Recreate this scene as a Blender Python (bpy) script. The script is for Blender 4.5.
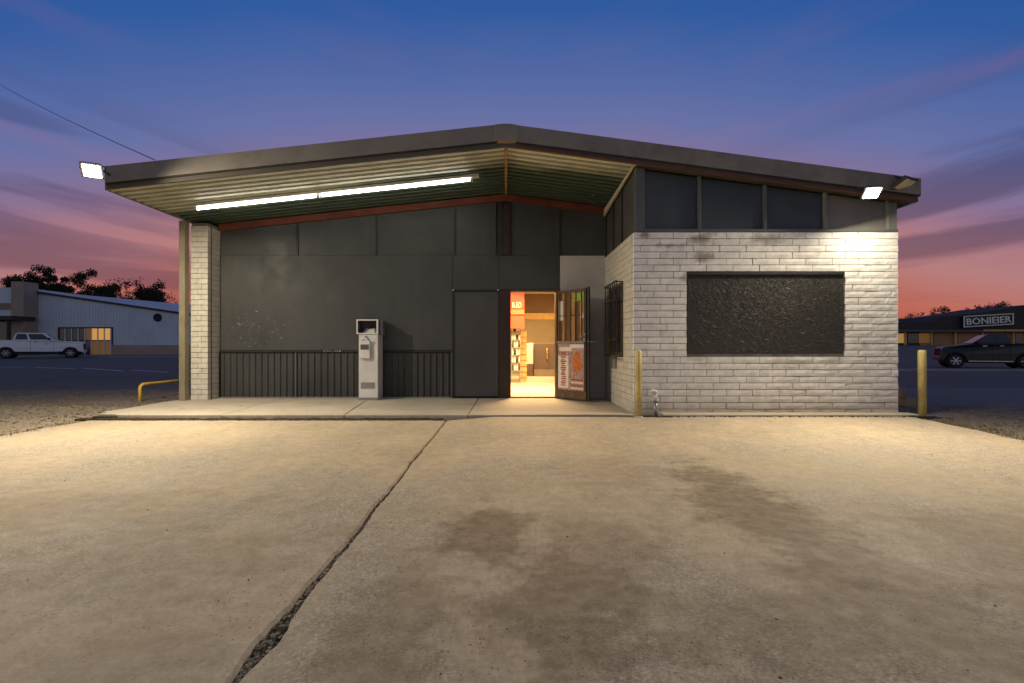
import bpy, bmesh, math, random, zlib
from mathutils import Vector, Matrix, noise as mnoise
R = math.radians
random.seed(7)
scene = bpy.context.scene
COL = scene.collection
for _o in list(bpy.data.objects):
    bpy.data.objects.remove(_o, do_unlink=True)

# ------------------------------------------------------------------ camera
EYE = 1.12
cam_d = bpy.data.cameras.new('camera'); cam = bpy.data.objects.new('camera', cam_d); COL.objects.link(cam)
cam.location = (0, 0, EYE); cam.rotation_euler = (R(90), 0, 0)
cam_d.sensor_width = 36; cam_d.lens = 18
cam_d.shift_x = 6/1024; cam_d.shift_y = 4.5/1024
cam_d.clip_start = .05; cam_d.clip_end = 3000
scene.camera = cam
scene.view_settings.view_transform = 'Standard'; scene.view_settings.look = 'None'
scene.view_settings.exposure = 0.0; scene.view_settings.gamma = 1
scene.render.engine = 'CYCLES'
scene.cycles.use_denoising = True
scene.cycles.max_bounces = 8
scene.cycles.sample_clamp_indirect = 6.0

def s2l(c):
    return tuple(((v/255)/12.92 if v/255 <= .04045 else ((v/255+.055)/1.055)**2.4) for v in c)

# ------------------------------------------------------------------ dusk sky
world = bpy.data.worlds.new('World'); scene.world = world; world.use_nodes = True
nt = world.node_tree; N = nt.nodes; L = nt.links; N.clear()
def wn(t, **k):
    n = N.new(t)
    for a, b in k.items(): setattr(n, a, b)
    return n
def wmath(op, a, b=None, c=None, clamp=False):
    n = wn('ShaderNodeMath', operation=op, use_clamp=clamp)
    for i, v in enumerate((a, b, c)):
        if v is None: continue
        if isinstance(v, (int, float)): n.inputs[i].default_value = v
        else: L.new(v, n.inputs[i])
    return n.outputs[0]
def wramp(fac, pts, interp='LINEAR'):
    n = wn('ShaderNodeValToRGB'); cr = n.color_ramp; cr.interpolation = interp
    while len(cr.elements) < len(pts): cr.elements.new(.5)
    for e, (p, c) in zip(cr.elements, pts):
        e.position = p; e.color = (*c, 1) if len(c) == 3 else c
    L.new(fac, n.inputs[0]); return n.outputs[0]
def wmix(f, a, b):
    n = wn('ShaderNodeMix', data_type='RGBA')
    if isinstance(f, (int, float)): n.inputs[0].default_value = f
    else: L.new(f, n.inputs[0])
    for i, v in ((6, a), (7, b)):
        if isinstance(v, tuple): n.inputs[i].default_value = (*v, 1)
        else: L.new(v, n.inputs[i])
    return n.outputs[2]
tc = wn('ShaderNodeTexCoord')
nrm = wn('ShaderNodeVectorMath', operation='NORMALIZE'); L.new(tc.outputs['Generated'], nrm.inputs[0])
sp = wn('ShaderNodeSeparateXYZ'); L.new(nrm.outputs[0], sp.inputs[0])
wx, wy, wz = sp.outputs
# soft wobble of the colour bands
nz0 = wn('ShaderNodeTexNoise'); nz0.inputs['Scale'].default_value = 1.6; nz0.inputs['Detail'].default_value = 3
L.new(nrm.outputs[0], nz0.inputs['Vector'])
zz = wmath('ADD', wz, wmath('MULTIPLY', wmath('SUBTRACT', nz0.outputs[0], .5), .10))
eff = wmath('ADD', zz, wmath('MULTIPLY', wmath('MULTIPLY', wx, wx), .35))
base = wramp(eff, [(.12, s2l((190, 92, 68))), (.20, s2l((190, 108, 92))), (.26, s2l((182, 126, 126))), (.30, s2l((172, 122, 130))), (.35, s2l((140, 114, 146))),
                   (.42, s2l((106, 114, 164))), (.487, s2l((84, 105, 164))), (.56, s2l((50, 92, 160))), (.66, s2l((24, 78, 150))), (1.0, s2l((62, 72, 100)))])
east = wramp(zz, [(0.0, s2l((186, 172, 166))), (.10, s2l((176, 170, 172))), (.25, s2l((150, 152, 170))), (.45, s2l((112, 124, 156))), (.6, s2l((76, 90, 128))), (1.0, s2l((62, 72, 100)))])  # unseen sky behind the camera, raised as fill for the front
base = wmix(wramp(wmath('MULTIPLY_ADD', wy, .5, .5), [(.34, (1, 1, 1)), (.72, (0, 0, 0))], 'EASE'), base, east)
# streaked clouds, tilted up away from the middle of the view
CLOUD_SEED = 7.4
ax = wmath('ABSOLUTE', wx)
zt = wmath('SUBTRACT', wz, wmath('MULTIPLY', ax, .13))
cv = wn('ShaderNodeCombineXYZ')
L.new(wmath('MULTIPLY', wx, 1.5), cv.inputs[0]); L.new(wmath('MULTIPLY', wy, 1.5), cv.inputs[1]); L.new(wmath('ADD', wmath('MULTIPLY', zt, 13.0), CLOUD_SEED), cv.inputs[2])
nz1 = wn('ShaderNodeTexNoise'); nz1.inputs['Scale'].default_value = 1.25; nz1.inputs['Detail'].default_value = 7; nz1.inputs['Roughness'].default_value = .5; nz1.inputs['Distortion'].default_value = .7
L.new(cv.outputs[0], nz1.inputs['Vector'])
cl = wramp(nz1.outputs[0], [(.42, (0, 0, 0)), (.62, (1, 1, 1))], 'EASE')
fade = wramp(wmath('ADD', wz, wmath('MULTIPLY', wmath('SUBTRACT', .62, ax), .32)), [(0, (.75,)*3), (.10, (1,)*3), (.24, (.95,)*3), (.33, (.35,)*3), (.42, (0,)*3)])
clf = wmath('MULTIPLY', wmath('MULTIPLY', wmath('MULTIPLY', cl, fade), .70), wramp(wmath('MULTIPLY_ADD', wy, .5, .5), [(.4, (.2,)*3), (.7, (1,)*3)]))
ccol = wramp(wz, [(0, s2l((112, 60, 60))), (.08, s2l((118, 76, 84))), (.18, s2l((92, 76, 102))), (.26, s2l((70, 72, 112))), (.6, s2l((50, 72, 128)))])
c1 = wmix(clf, base, ccol)
# rosy lit streaks
cv2 = wn('ShaderNodeCombineXYZ')
L.new(wmath('MULTIPLY', wx, 1.3), cv2.inputs[0]); L.new(wmath('MULTIPLY', wy, 1.3), cv2.inputs[1]); L.new(wmath('ADD', wmath('MULTIPLY', zt, 9), 4.3), cv2.inputs[2])
nz2 = wn('ShaderNodeTexNoise'); nz2.inputs['Scale'].default_value = 1.1; nz2.inputs['Detail'].default_value = 4
L.new(cv2.outputs[0], nz2.inputs['Vector'])
pk = wmath('MULTIPLY', wramp(wmath('MULTIPLY_ADD', wy, .5, .5), [(.4, (.1,)*3), (.7, (1,)*3)]), wmath('MULTIPLY', wramp(nz2.outputs[0], [(.52, (0, 0, 0)), (.72, (1, 1, 1))], 'EASE'), wramp(wz, [(0, (0,)*3), (.10, (.15,)*3), (.2, (.8,)*3), (.32, (.75,)*3), (.48, (.15,)*3), (.6, (0,)*3)])))
c2 = wmix(wmath('MULTIPLY', pk, .5), c1, s2l((176, 108, 118)))
lower = wramp(wz, [(0.0, (1, 1, 1)), (.001, (0, 0, 0))])
c3 = wmix(wramp(wmath('ADD', wz, .5), [(.46, (1, 1, 1)), (.5, (0, 0, 0))]), c2, s2l((60, 50, 60)))
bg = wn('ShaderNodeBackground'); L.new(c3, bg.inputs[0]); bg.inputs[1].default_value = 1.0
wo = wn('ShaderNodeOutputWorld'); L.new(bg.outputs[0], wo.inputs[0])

# ------------------------------------------------------------------ light levels of the lamps the photograph shows
FLOOD_L = 205.0; FLOOD_R = 58.0; BEAM_L = 1150.0; BEAM_R = 1120.0; TUBE = 13.0; ROOM = 430.0
FLOOD_COL = (1.0, .855, .61)

# ------------------------------------------------------------------ helpers
class MB:
    def __init__(s): s.v = []; s.f = []; s.m = []
    def add(s, vs, fs):
        o = len(s.v); s.v += [tuple(v) for v in vs]; s.f += [tuple(i+o for i in f) for f in fs]; return s
    def box(s, x0, x1, y0, y1, z0, z1):
        return s.add([(x0,y0,z0),(x1,y0,z0),(x1,y1,z0),(x0,y1,z0),(x0,y0,z1),(x1,y0,z1),(x1,y1,z1),(x0,y1,z1)],
                     [(0,3,2,1),(4,5,6,7),(0,1,5,4),(1,2,6,5),(2,3,7,6),(3,0,4,7)])
    def hexa(s, p):  # eight corners, bottom 4 then top 4, counter-clockwise from above
        return s.add(p, [(0,3,2,1),(4,5,6,7),(0,1,5,4),(1,2,6,5),(2,3,7,6),(3,0,4,7)])
    def bar(s, a, b, w, h, up=(0,0,1)):
        a = Vector(a); b = Vector(b); d = (b-a).normalized(); u = Vector(up)
        sd = d.cross(u)
        if sd.length < 1e-4: sd = d.cross(Vector((1,0,0)))
        sd.normalize(); u2 = sd.cross(d).normalized()
        P = []
        for c in (a, b):
            for i, j in ((-1,-1),(1,-1),(1,1),(-1,1)): P.append(c+sd*(i*w/2)+u2*(j*h/2))
        return s.add(P, [(3,2,1,0),(4,5,6,7),(0,1,5,4),(1,2,6,5),(2,3,7,6),(3,0,4,7)])
    def tube(s, pts, r, n=10, cap=True):
        pts = [Vector(p) for p in pts]; rs = r if isinstance(r, (list, tuple)) else [r]*len(pts)
        o = len(s.v); ref = None
        for k, p in enumerate(pts):
            d = (pts[min(k+1, len(pts)-1)] - pts[max(k-1, 0)]).normalized()
            if ref is None:
                ref = d.orthogonal().normalized()
            ref = (ref - d*ref.dot(d)).normalized(); q = d.cross(ref)
            for i in range(n):
                a = 2*math.pi*i/n; s.v.append(tuple(p+(ref*math.cos(a)+q*math.sin(a))*rs[k]))
        for k in range(len(pts)-1):
            for i in range(n):
                j = (i+1) % n; s.f.append((o+k*n+i, o+k*n+j, o+(k+1)*n+j, o+(k+1)*n+i))
        if cap:
            s.f.append(tuple(o+i for i in reversed(range(n)))); e = o+(len(pts)-1)*n
            s.f.append(tuple(e+i for i in range(n)))
        return s
    def prism(s, poly, axis, a, b):  # poly 2D; axis 'y' -> poly in xz
        n = len(poly)
        def P(p, t):
            return {'y': (p[0], t, p[1]), 'x': (t, p[0], p[1]), 'z': (p[0], p[1], t)}[axis]
        o = len(s.v); s.v += [P(p, a) for p in poly]+[P(p, b) for p in poly]
        s.f.append(tuple(o+i for i in range(n))); s.f.append(tuple(o+n+i for i in reversed(range(n))))
        for i in range(n):
            j = (i+1) % n; s.f.append((o+j, o+i, o+n+i, o+n+j))
        return s
    def lathe(s, prof, n=20, axis='z', c=(0,0,0)):
        o = len(s.v)
        for r, h in prof:
            for i in range(n):
                a = 2*math.pi*i/n; p = (r*math.cos(a), r*math.sin(a), h)
                if axis == 'y': p = (p[0], p[2], p[1])
                s.v.append((p[0]+c[0], p[1]+c[1], p[2]+c[2]))
        for k in range(len(prof)-1):
            for i in range(n):
                j = (i+1) % n; s.f.append((o+k*n+i, o+k*n+j, o+(k+1)*n+j, o+(k+1)*n+i))
        s.f.append(tuple(o+i for i in reversed(range(n)))); e = o+(len(prof)-1)*n
        s.f.append(tuple(e+i for i in range(n)))
        return s
    def mesh(s, name, mat, off=(0,0,0), smooth=False, bevel=0, fixn=True, seg=1):
        me = bpy.data.meshes.new(name)
        ox, oy, oz = off
        me.from_pydata([(a-ox, b-oy, c-oz) for a, b, c in s.v], [], s.f)
        if fixn or bevel:
            bm = bmesh.new(); bm.from_mesh(me)
            if fixn: bmesh.ops.recalc_face_normals(bm, faces=bm.faces)
            if bevel:
                es = [e for e in bm.edges if len(e.link_faces) == 2 and e.calc_face_angle(0) > .5]
                bmesh.ops.bevel(bm, geom=es, offset=bevel, segments=seg, affect='EDGES', clamp_overlap=True)
            bm.to_mesh(me); bm.free()
        if smooth:
            for p in me.polygons: p.use_smooth = True
        if isinstance(mat, (list, tuple)):
            for m_ in mat: me.materials.append(m_)
        else: me.materials.append(mat)
        me.update(); return me
    def build(s, name, mat, parent=None, off=None, **k):
        if off is None:
            off = ROOTOFF.get(parent.name, (0,0,0)) if parent is not None else (0,0,0)
        o = bpy.data.objects.new(name, s.mesh(name, mat, off, **k)); COL.objects.link(o)
        if parent is not None: o.parent = parent; ROOTOFF[o.name] = off
        return o
ROOTOFF = {}
def thing(name, label, cat, loc=(0,0,0), group=None, rz=0):
    o = bpy.data.objects.new(name, None); COL.objects.link(o); o.location = loc; o.rotation_euler = (0,0,rz)
    o.empty_display_size = .2
    o['label'] = label; o['category'] = cat
    if group: o['group'] = group
    ROOTOFF[o.name] = tuple(loc) if rz == 0 else (0,0,0)
    return o
def tag(o, label, cat, group=None):
    o['label'] = label; o['category'] = cat
    if group: o['group'] = group
    return o
def struct(o): o['kind'] = 'structure'; return o
def stuff(o): o['kind'] = 'stuff'; return o
def inst(name, me, loc, parent, off=None, rot=(0,0,0), scale=(1,1,1)):
    if off is None: off = ROOTOFF.get(parent.name, (0,0,0))
    o = bpy.data.objects.new(name, me); COL.objects.link(o); o.parent = parent
    o.location = Vector(loc)-Vector(off); o.rotation_euler = rot; o.scale = scale
    return o
def px(u, v, Y): return ((u-506)*Y/512, Y, EYE-(v-346)*Y/512)
def X_(u, Y): return (u-506)*Y/512
def Z_(v, Y): return EYE-(v-346)*Y/512

# ------------------------------------------------------------------ materials
class NT:
    def __init__(s, name):
        s.m = bpy.data.materials.new(name); s.m.use_nodes = True; s.t = s.m.node_tree; s.n = s.t.nodes; s.l = s.t.links
        s.b = s.n['Principled BSDF']; s.geo = s.n.new('ShaderNodeNewGeometry'); s.pos = s.geo.outputs['Position']
    def set(s, i, v):
        if isinstance(v, (int, float)): i.default_value = v
        elif isinstance(v, tuple): i.default_value = (*v, 1) if len(v) == 3 and len(i.default_value) == 4 else v
        else: s.l.new(v, i)
    def math(s, op, a, b=0.0, clamp=False):
        n = s.n.new('ShaderNodeMath'); n.operation = op; n.use_clamp = clamp; s.set(n.inputs[0], a); s.set(n.inputs[1], b); return n.outputs[0]
    def mapv(s, scale=(1,1,1), rot=(0,0,0), loc=(0,0,0), vec=None):
        n = s.n.new('ShaderNodeMapping'); n.inputs['Scale'].default_value = scale; n.inputs['Rotation'].default_value = rot; n.inputs['Location'].default_value = loc
        s.l.new(vec or s.pos, n.inputs[0]); return n.outputs[0]
    def noise(s, scale, detail=4, rough=.55, vec=None, dist=0.0):
        n = s.n.new('ShaderNodeTexNoise'); n.inputs['Scale'].default_value = scale; n.inputs['Detail'].default_value = detail
        n.inputs['Roughness'].default_value = rough; n.inputs['Distortion'].default_value = dist; s.l.new(vec or s.pos, n.inputs['Vector']); return n.outputs[0]
    def voro(s, scale, vec=None, feature='F1', out='Distance'):
        n = s.n.new('ShaderNodeTexVoronoi'); n.feature = feature; n.inputs['Scale'].default_value = scale; s.l.new(vec or s.pos, n.inputs['Vector']); return n.outputs[out]
    def ramp(s, f, pts, interp='LINEAR'):
        n = s.n.new('ShaderNodeValToRGB'); cr = n.color_ramp; cr.interpolation = interp
        while len(cr.elements) < len(pts): cr.elements.new(.5)
        for e, (p, c) in zip(cr.elements, pts):
            c = (c,)*3 if isinstance(c, (int, float)) else c
            e.position = p; e.color = (*c, 1)
        s.l.new(f, n.inputs[0]); return n.outputs[0]
    def mix(s, f, a, b, mode='MIX'):
        n = s.n.new('ShaderNodeMix'); n.data_type = 'RGBA'; n.blend_type = mode
        s.set(n.inputs[0], f); s.set(n.inputs[6], a); s.set(n.inputs[7], b); return n.outputs[2]
    def bump(s, h, strength=.3, dist=.01, prev=None):
        n = s.n.new('ShaderNodeBump'); n.inputs['Strength'].default_value = strength; n.inputs['Distance'].default_value = dist
        s.l.new(h, n.inputs['Height'])
        if prev is not None: s.l.new(prev, n.inputs['Normal'])
        s.l.new(n.outputs[0], s.b.inputs['Normal']); return n.outputs[0]
    def col(s, c): s.set(s.b.inputs['Base Color'], c)
    def rough(s, r): s.set(s.b.inputs['Roughness'], r)
def M_simple(name, c, rough=.6, metal=0.0, var=.25, vscale=3.0, bump=.1, bscale=60.0, dirt=None, spec=.4):
    t = NT(name); n = t.noise(vscale, 5, .6)
    dk = tuple(v*(1-var) for v in c); lt = tuple(min(1, v*(1+var*.6)) for v in c)
    cc = t.ramp(n, [(.3, dk), (.7, lt)])
    if dirt:
        n2 = t.noise(1.7, 6, .65); cc = t.mix(t.math('MULTIPLY', t.ramp(n2, [(.5, 0.0), (.72, 1.0)]), dirt[1]), cc, dirt[0])
    t.col(cc); t.rough(t.ramp(t.noise(vscale*2.3, 3), [(.3, max(.05, rough-.1)), (.7, min(1, rough+.1))]))
    t.b.inputs['Metallic'].default_value = metal; t.b.inputs['Specular IOR Level'].default_value = spec
    if bump: t.bump(t.noise(bscale, 3), bump, .004)
    return t.m
def M_emit(name, c, st):
    t = NT(name); t.col((.04,.035,.03)); t.b.inputs['Emission Color'].default_value = (*c, 1); t.b.inputs['Emission Strength'].default_value = st
    return t.m
def M_glass(name, c=(.02,.025,.03), rough=.06):
    t = NT(name); t.col(t.ramp(t.noise(.8, 2), [(.3, c), (.7, tuple(v*1.5 for v in c))])); t.rough(rough); t.b.inputs['Specular IOR Level'].default_value = .7
    return t.m

M = {}
# --- worn concrete of the forecourt
def concrete_lot():
    t = NT('worn_concrete')
    big = t.noise(.35, 4, .6); mid = t.noise(1.3, 6, .62, dist=.4); fine = t.noise(9, 5, .65)
    c = t.ramp(big, [(.3, (.42, .325, .205)), (.7, (.52, .42, .285))])
    c = t.mix(.55, c, t.ramp(mid, [(.3, (.22, .16, .09)), (.5, (.43, .335, .21)), (.72, (.55, .45, .31))]))
    # exposed aggregate in worn patches
    mask = t.ramp(t.noise(.9, 5, .6, vec=t.mapv((1, .55, 1), loc=(3.1, 7.7, 0))), [(.44, 0.0), (.60, 1.0)])
    sp_ = t.noise(75, 3, .8)
    vor = t.voro(95, out='Color')
    vv = t.n.new('ShaderNodeSeparateColor'); t.l.new(vor, vv.inputs[0])
    sp2 = t.mix(.6, t.ramp(sp_, [(.36, (.07, .055, .035)), (.52, (.34, .28, .19)), (.64, (.74, .66, .53))]),
                t.ramp(vv.outputs[0], [(0, (.12, .095, .07)), (.55, (.33, .28, .21)), (1, (.66, .60, .50))]))
    c = t.mix(t.math('MULTIPLY', mask, .85), c, sp2)
    c = t.mix(.20, c, t.ramp(t.noise(42, 4, .75), [(.34, (.08, .06, .035)), (.5, (.38, .30, .20)), (.66, (.74, .63, .47))]))
    c = t.mix(.22, c, t.ramp(fine, [(.32, (.16, .125, .09)), (.68, (.58, .50, .39))]))
    # oil and tyre stains with their own outlines
    sx = t.n.new('ShaderNodeSeparateXYZ'); t.l.new(t.pos, sx.inputs[0])
    wob = t.math('MULTIPLY', t.math('SUBTRACT', t.noise(2.6, 7, .72), .5), 2.8)
    acc = None
    for (x, y, rx, ry, a) in [(-.10, 3.05, .26, .5, .85), (.28, 2.25, .30, .55, .8), (.55, 2.9, .35, .5, .45), (1.72, 3.5, .34, 1.25, .95), (1.75, 2.3, .45, .6, .6), (1.2, 2.0, .6, .4, .55), (-1.9, 2.7, .8, .5, .4), (-.45, 2.05, .2, .5, .55), (-3.0, 3.5, 1.2, .5, .35), (3.1, 2.9, .7, .6, .4), (.9, 4.6, .5, .6, .3), (2.6, 2.05, .6, .4, .5), (-1.35, 1.85, .3, .25, .3)]:
        dx = t.math('DIVIDE', t.math('SUBTRACT', sx.outputs[0], x), rx*1.5); dy = t.math('DIVIDE', t.math('SUBTRACT', sx.outputs[1], y), ry*1.4)
        d = t.math('SQRT', t.math('ADD', t.math('MULTIPLY', dx, dx), t.math('MULTIPLY', dy, dy)))
        d = t.math('ADD', d, wob)
        k = t.math('MULTIPLY', t.ramp(d, [(.40, 1.0), (1.0, 0.0)], 'EASE'), a)
        acc = k if acc is None else t.math('MAXIMUM', acc, k)
    c = t.mix(t.math('MULTIPLY', acc, .80), c, t.mix(t.ramp(fine, [(.4, 0.0), (.65, 1.0)]), (.13, .088, .048), (.24, .178, .11)))
    # sparse dark grit
    pm2 = t.math('MULTIPLY', t.ramp(t.voro(48), [(.16, 1.0), (.26, 0.0)]), t.math('MULTIPLY', t.ramp(t.noise(14, 3, .6), [(.46, 0.0), (.58, .85)]), t.ramp(t.noise(1.5, 4, .6, vec=t.mapv(loc=(9, 2, 0))), [(.38, .25), (.58, 1.0)])))
    c = t.mix(pm2, c, (.085, .06, .035))
    pit = t.ramp(t.voro(7.0), [(.03, 1.0), (.055, 0.0)])
    c = t.mix(t.math('MULTIPLY', pit, t.ramp(t.noise(1.1, 2), [(.5, 0.0), (.6, .8)])), c, (.06, .05, .04))
    t.col(c); t.rough(t.ramp(mid, [(.3, .7), (.7, .9)])); t.b.inputs['Specular IOR Level'].default_value = .25
    b1 = t.bump(t.math('ADD', t.math('MULTIPLY', t.math('MULTIPLY', sp_, mask), 1.0), t.math('MULTIPLY', fine, .5)), .35, .006)
    return t.m
M['lot'] = concrete_lot()
def concrete_slab():
    t = NT('porch_concrete')
    c = t.ramp(t.noise(1.4, 6, .62), [(.3, (.36, .31, .24)), (.7, (.50, .44, .35))])
    c = t.mix(.3, c, t.ramp(t.noise(22, 4, .7), [(.3, (.25, .21, .16)), (.7, (.55, .49, .40))]))
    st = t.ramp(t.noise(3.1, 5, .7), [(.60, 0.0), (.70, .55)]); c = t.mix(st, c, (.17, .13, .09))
    t.col(c); t.rough(.8); t.b.inputs['Specular IOR Level'].default_value = .25; t.bump(t.noise(70, 3), .2, .004); return t.m
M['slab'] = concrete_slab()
def dirt():
    t = NT('gravel_dirt')
    c = t.ramp(t.noise(.8, 6, .65), [(.3, (.15, .115, .075)), (.7, (.33, .265, .185))])
    v = t.n.new('ShaderNodeSeparateColor'); t.l.new(t.voro(38, out='Color'), v.inputs[0])
    c = t.mix(.45, c, t.ramp(v.outputs[0], [(0, (.07, .055, .04)), (1, (.42, .36, .28))]))
    t.col(c); t.rough(.95); t.b.inputs['Specular IOR Level'].default_value = .15; t.bump(t.noise(25, 5, .7), .8, .03); return t.m
M['dirt'] = dirt()
def asphalt(name, a, b):
    t = NT(name)
    c = t.ramp(t.noise(.25, 6, .62), [(.3, a), (.7, b)])
    c = t.mix(.25, c, t.ramp(t.noise(6, 5, .7), [(.3, tuple(x*.6 for x in a)), (.7, tuple(x*1.4 for x in b))]))
    t.col(c); t.rough(.85); t.b.inputs['Specular IOR Level'].default_value = .25; t.bump(t.noise(50, 3), .3, .006); return t.m
M['asphalt'] = asphalt('asphalt', (.115,.105,.085), (.165,.15,.122))
M['asphalt_pale'] = asphalt('asphalt_pale', (.15,.142,.125), (.22,.208,.185))
M['kerb'] = M_simple('kerb_concrete', (.30,.28,.25), .85, var=.3, vscale=1.5)
M['line'] = M_simple('worn_road_paint', (.55,.55,.55), .7, var=.4, vscale=4)
# --- painted brick
def painted_brick(name, base, stains=True):
    t = NT(name)
    oi = t.n.new('ShaderNodeObjectInfo')
    c = t.ramp(oi.outputs['Random'], [(0, tuple(v*.84 for v in base)), (1, base)])
    c = t.mix(.5, c, t.ramp(t.noise(7, 6, .68), [(.3, tuple(v*.5 for v in base)), (.65, tuple(min(1, v*1.05) for v in base))]))
    if stains:
        sx = t.n.new('ShaderNodeSeparateXYZ'); t.l.new(t.pos, sx.inputs[0]); acc = None
        wob = t.math('MULTIPLY', t.math('SUBTRACT', t.noise(9, 5, .7), .5), 2.4)
        for (x, z, rx, rz, a) in [(3.05, 2.79, .22, .13, .75), (3.05, 2.50, .2, .10, .7), (4.05, 2.78, .28, .14, .6), (2.55, 2.68, .35, .05, .5), (2.15, 2.84, .1, .06, .8), (2.75, 2.15, .1, .05, .6), (2.95, .94, .3, .07, .35), (4.4, .86, .6, .1, .3), (5.1, .9, .25, .1, .3), (5.55, 1.15, .12, .06, .5)]:
            dx = t.math('DIVIDE', t.math('SUBTRACT', sx.outputs[0], x), rx); dz = t.math('DIVIDE', t.math('SUBTRACT', sx.outputs[2], z), rz)
            d = t.math('ADD', t.math('SQRT', t.math('ADD', t.math('MULTIPLY', dx, dx), t.math('MULTIPLY', dz, dz))), wob)
            k = t.math('MULTIPLY', t.ramp(d, [(.3, 1.0), (1.1, 0.0)]), a); acc = k if acc is None else t.math('MAXIMUM', acc, k)
        c = t.mix(acc, c, (.14, .115, .08))
        # splashed dirt along the bottom courses
        low = t.ramp(t.math('ADD', sx.outputs[2], t.math('MULTIPLY', t.noise(3, 4), .3)), [(.22, .65), (.55, 0.0)])
        c = t.mix(low, c, (.36, .28, .17))
    chip = t.ramp(t.noise(16, 6, .75), [(.66, 0.0), (.70, 1.0)])
    c = t.mix(t.math('MULTIPLY', chip, .6), c, (.30, .25, .20))
    t.col(c); t.rough(.62); t.b.inputs['Specular IOR Level'].default_value = .35
    t.bump(t.math('ADD', t.noise(28, 6, .72), t.math('MULTIPLY', t.noise(9, 4, .6), .8)), .32, .009)
    return t.m
M['brick'] = painted_brick('white_painted_brick', (.80, .785, .745))
M['brick_plain'] = painted_brick('cream_painted_brick', (.66, .62, .53), False)
M['mortar'] = M_simple('painted_mortar', (.20,.185,.16), .85, var=.35, vscale=8)
M['whitewall'] = M_simple('white_painted_render', (.50,.475,.44), .75, var=.15, vscale=2, dirt=((.25,.2,.15), .4))
# --- black painted plywood with scuffs
def black_ply(name, c, chips=True):
    t = NT(name)
    cc = t.ramp(t.noise(.9, 5, .6), [(.3, tuple(v*.75 for v in c)), (.7, tuple(v*1.25 for v in c))])
    st = t.noise(1.0, 5, .6, vec=t.mapv((9, 9, .5)))
    cc = t.mix(.10, cc, t.ramp(st, [(.35, tuple(v*.6 for v in c)), (.7, tuple(v*1.6 for v in c))]))
    if chips:
        sx = t.n.new('ShaderNodeSeparateXYZ'); t.l.new(t.pos, sx.inputs[0])
        dx = t.math('DIVIDE', t.math('ADD', sx.outputs[0], 5.0), .8); dz = t.math('DIVIDE', t.math('SUBTRACT', sx.outputs[2], 1.45), .5)
        near = t.ramp(t.math('ADD', t.math('MULTIPLY', dx, dx), t.math('MULTIPLY', dz, dz)), [(.3, 1.0), (1.0, .0)])
        thr = t.math('ADD', t.noise(30, 3, .6), t.math('MULTIPLY', near, .07))
        k = t.ramp(thr, [(.735, 0.0), (.755, 1.0)])
        cc = t.mix(k, cc, (.42, .37, .28))
    t.col(cc); t.rough(t.ramp(t.noise(3, 4), [(.3, .42), (.7, .62)])); t.b.inputs['Specular IOR Level'].default_value = .4
    t.bump(st, .08, .004); return t.m
M['ply'] = black_ply('black_painted_plywood', (.056,.057,.056))
M['ply_blue'] = black_ply('blue_grey_painted_panel', (.040,.054,.068), False)
M['ply_lit'] = black_ply('flood_lit_grey_panel', (.17,.165,.15), False)  # paler copy beside the right flood; its light is painted into the colour
M['blacktrim'] = M_simple('black_trim', (.022,.021,.02), .5, var=.3)
M['bluetrim'] = M_simple('grey_blue_trim', (.085,.092,.10), .55, var=.2)
M['corr'] = black_ply('black_painted_sheet_metal', (.05,.05,.048), False)
M['fascia'] = M_simple('brown_grey_fascia_metal', (.22,.20,.17), .5, var=.18, vscale=1.2, dirt=((.06,.05,.04), .5))
M['fascia_dark'] = M_simple('dark_brown_fascia', (.085,.07,.056), .55, var=.2, vscale=1.2)
M['roof'] = M_simple('roof_sheet', (.10,.10,.10), .6)
def deck():
    t = NT('peeling_deck_paint')
    sx = t.n.new('ShaderNodeSeparateXYZ'); t.l.new(t.pos, sx.inputs[0])
    a = t.math('ADD', sx.outputs[1], t.math('MULTIPLY', t.math('SUBTRACT', t.noise(1.1, 5, .6, vec=t.mapv((.7, 3, 1))), .5), .9))
    side = t.ramp(t.math('ADD', t.math('MULTIPLY', sx.outputs[0], .1), .5), [(.0, .8), (.42, 0.22), (.6, 0.0)])
    a = t.math('SUBTRACT', a, t.math('MULTIPLY', side, 1.0))
    f = t.ramp(t.math('SUBTRACT', a, 8.0), [(.22, 0.0), (.62, 1.0)])
    f = t.math('MULTIPLY', f, .93)
    c = t.mix(f, t.ramp(t.noise(3, 5), [(.3, (.44,.44,.33)), (.7, (.56,.56,.43))]), t.ramp(t.noise(2.4, 5), [(.3, (.016,.042,.024)), (.7, (.034,.074,.044))]))
    pe = t.ramp(t.noise(6.5, 5, .6, vec=t.mapv((.5, 2.2, 1))), [(.67, 0.0), (.70, 1.0)]); c = t.mix(t.math('MULTIPLY', pe, .55), c, (.42,.42,.36))
    t.col(c); t.rough(.5); t.bump(t.noise(30, 3), .1, .004); return t.m
M['deck'] = deck()
M['rustbeam'] = M_simple('red_oxide_beam', (.17,.042,.022), .7, var=.35, vscale=3, dirt=((.05,.03,.02), .7))
M['wood'] = M_simple('raw_orange_wood', (.42,.22,.075), .7, var=.3, vscale=4)
M['cream_strip'] = M_simple('cream_flashing', (.52,.47,.33), .6, var=.2)
M['slatdark'] = M_simple('dark_stained_wood', (.17,.085,.032), .6, var=.3, vscale=5)
M['maroon'] = M_simple('maroon_painted_jamb', (.036,.018,.015), .55, var=.3)
M['tanpost'] = M_simple('tan_painted_post', (.25,.215,.14), .55, var=.25)
M['whitemetal'] = M_simple('white_painted_metal', (.66,.65,.62), .45, var=.1, dirt=((.4,.36,.3), .35))
M['greymetal'] = M_simple('grey_metal', (.32,.32,.32), .4, metal=.7, var=.2)
M['darkmetal'] = M_simple('dark_iron', (.035,.028,.022), .5, var=.35, vscale=12)
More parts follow.
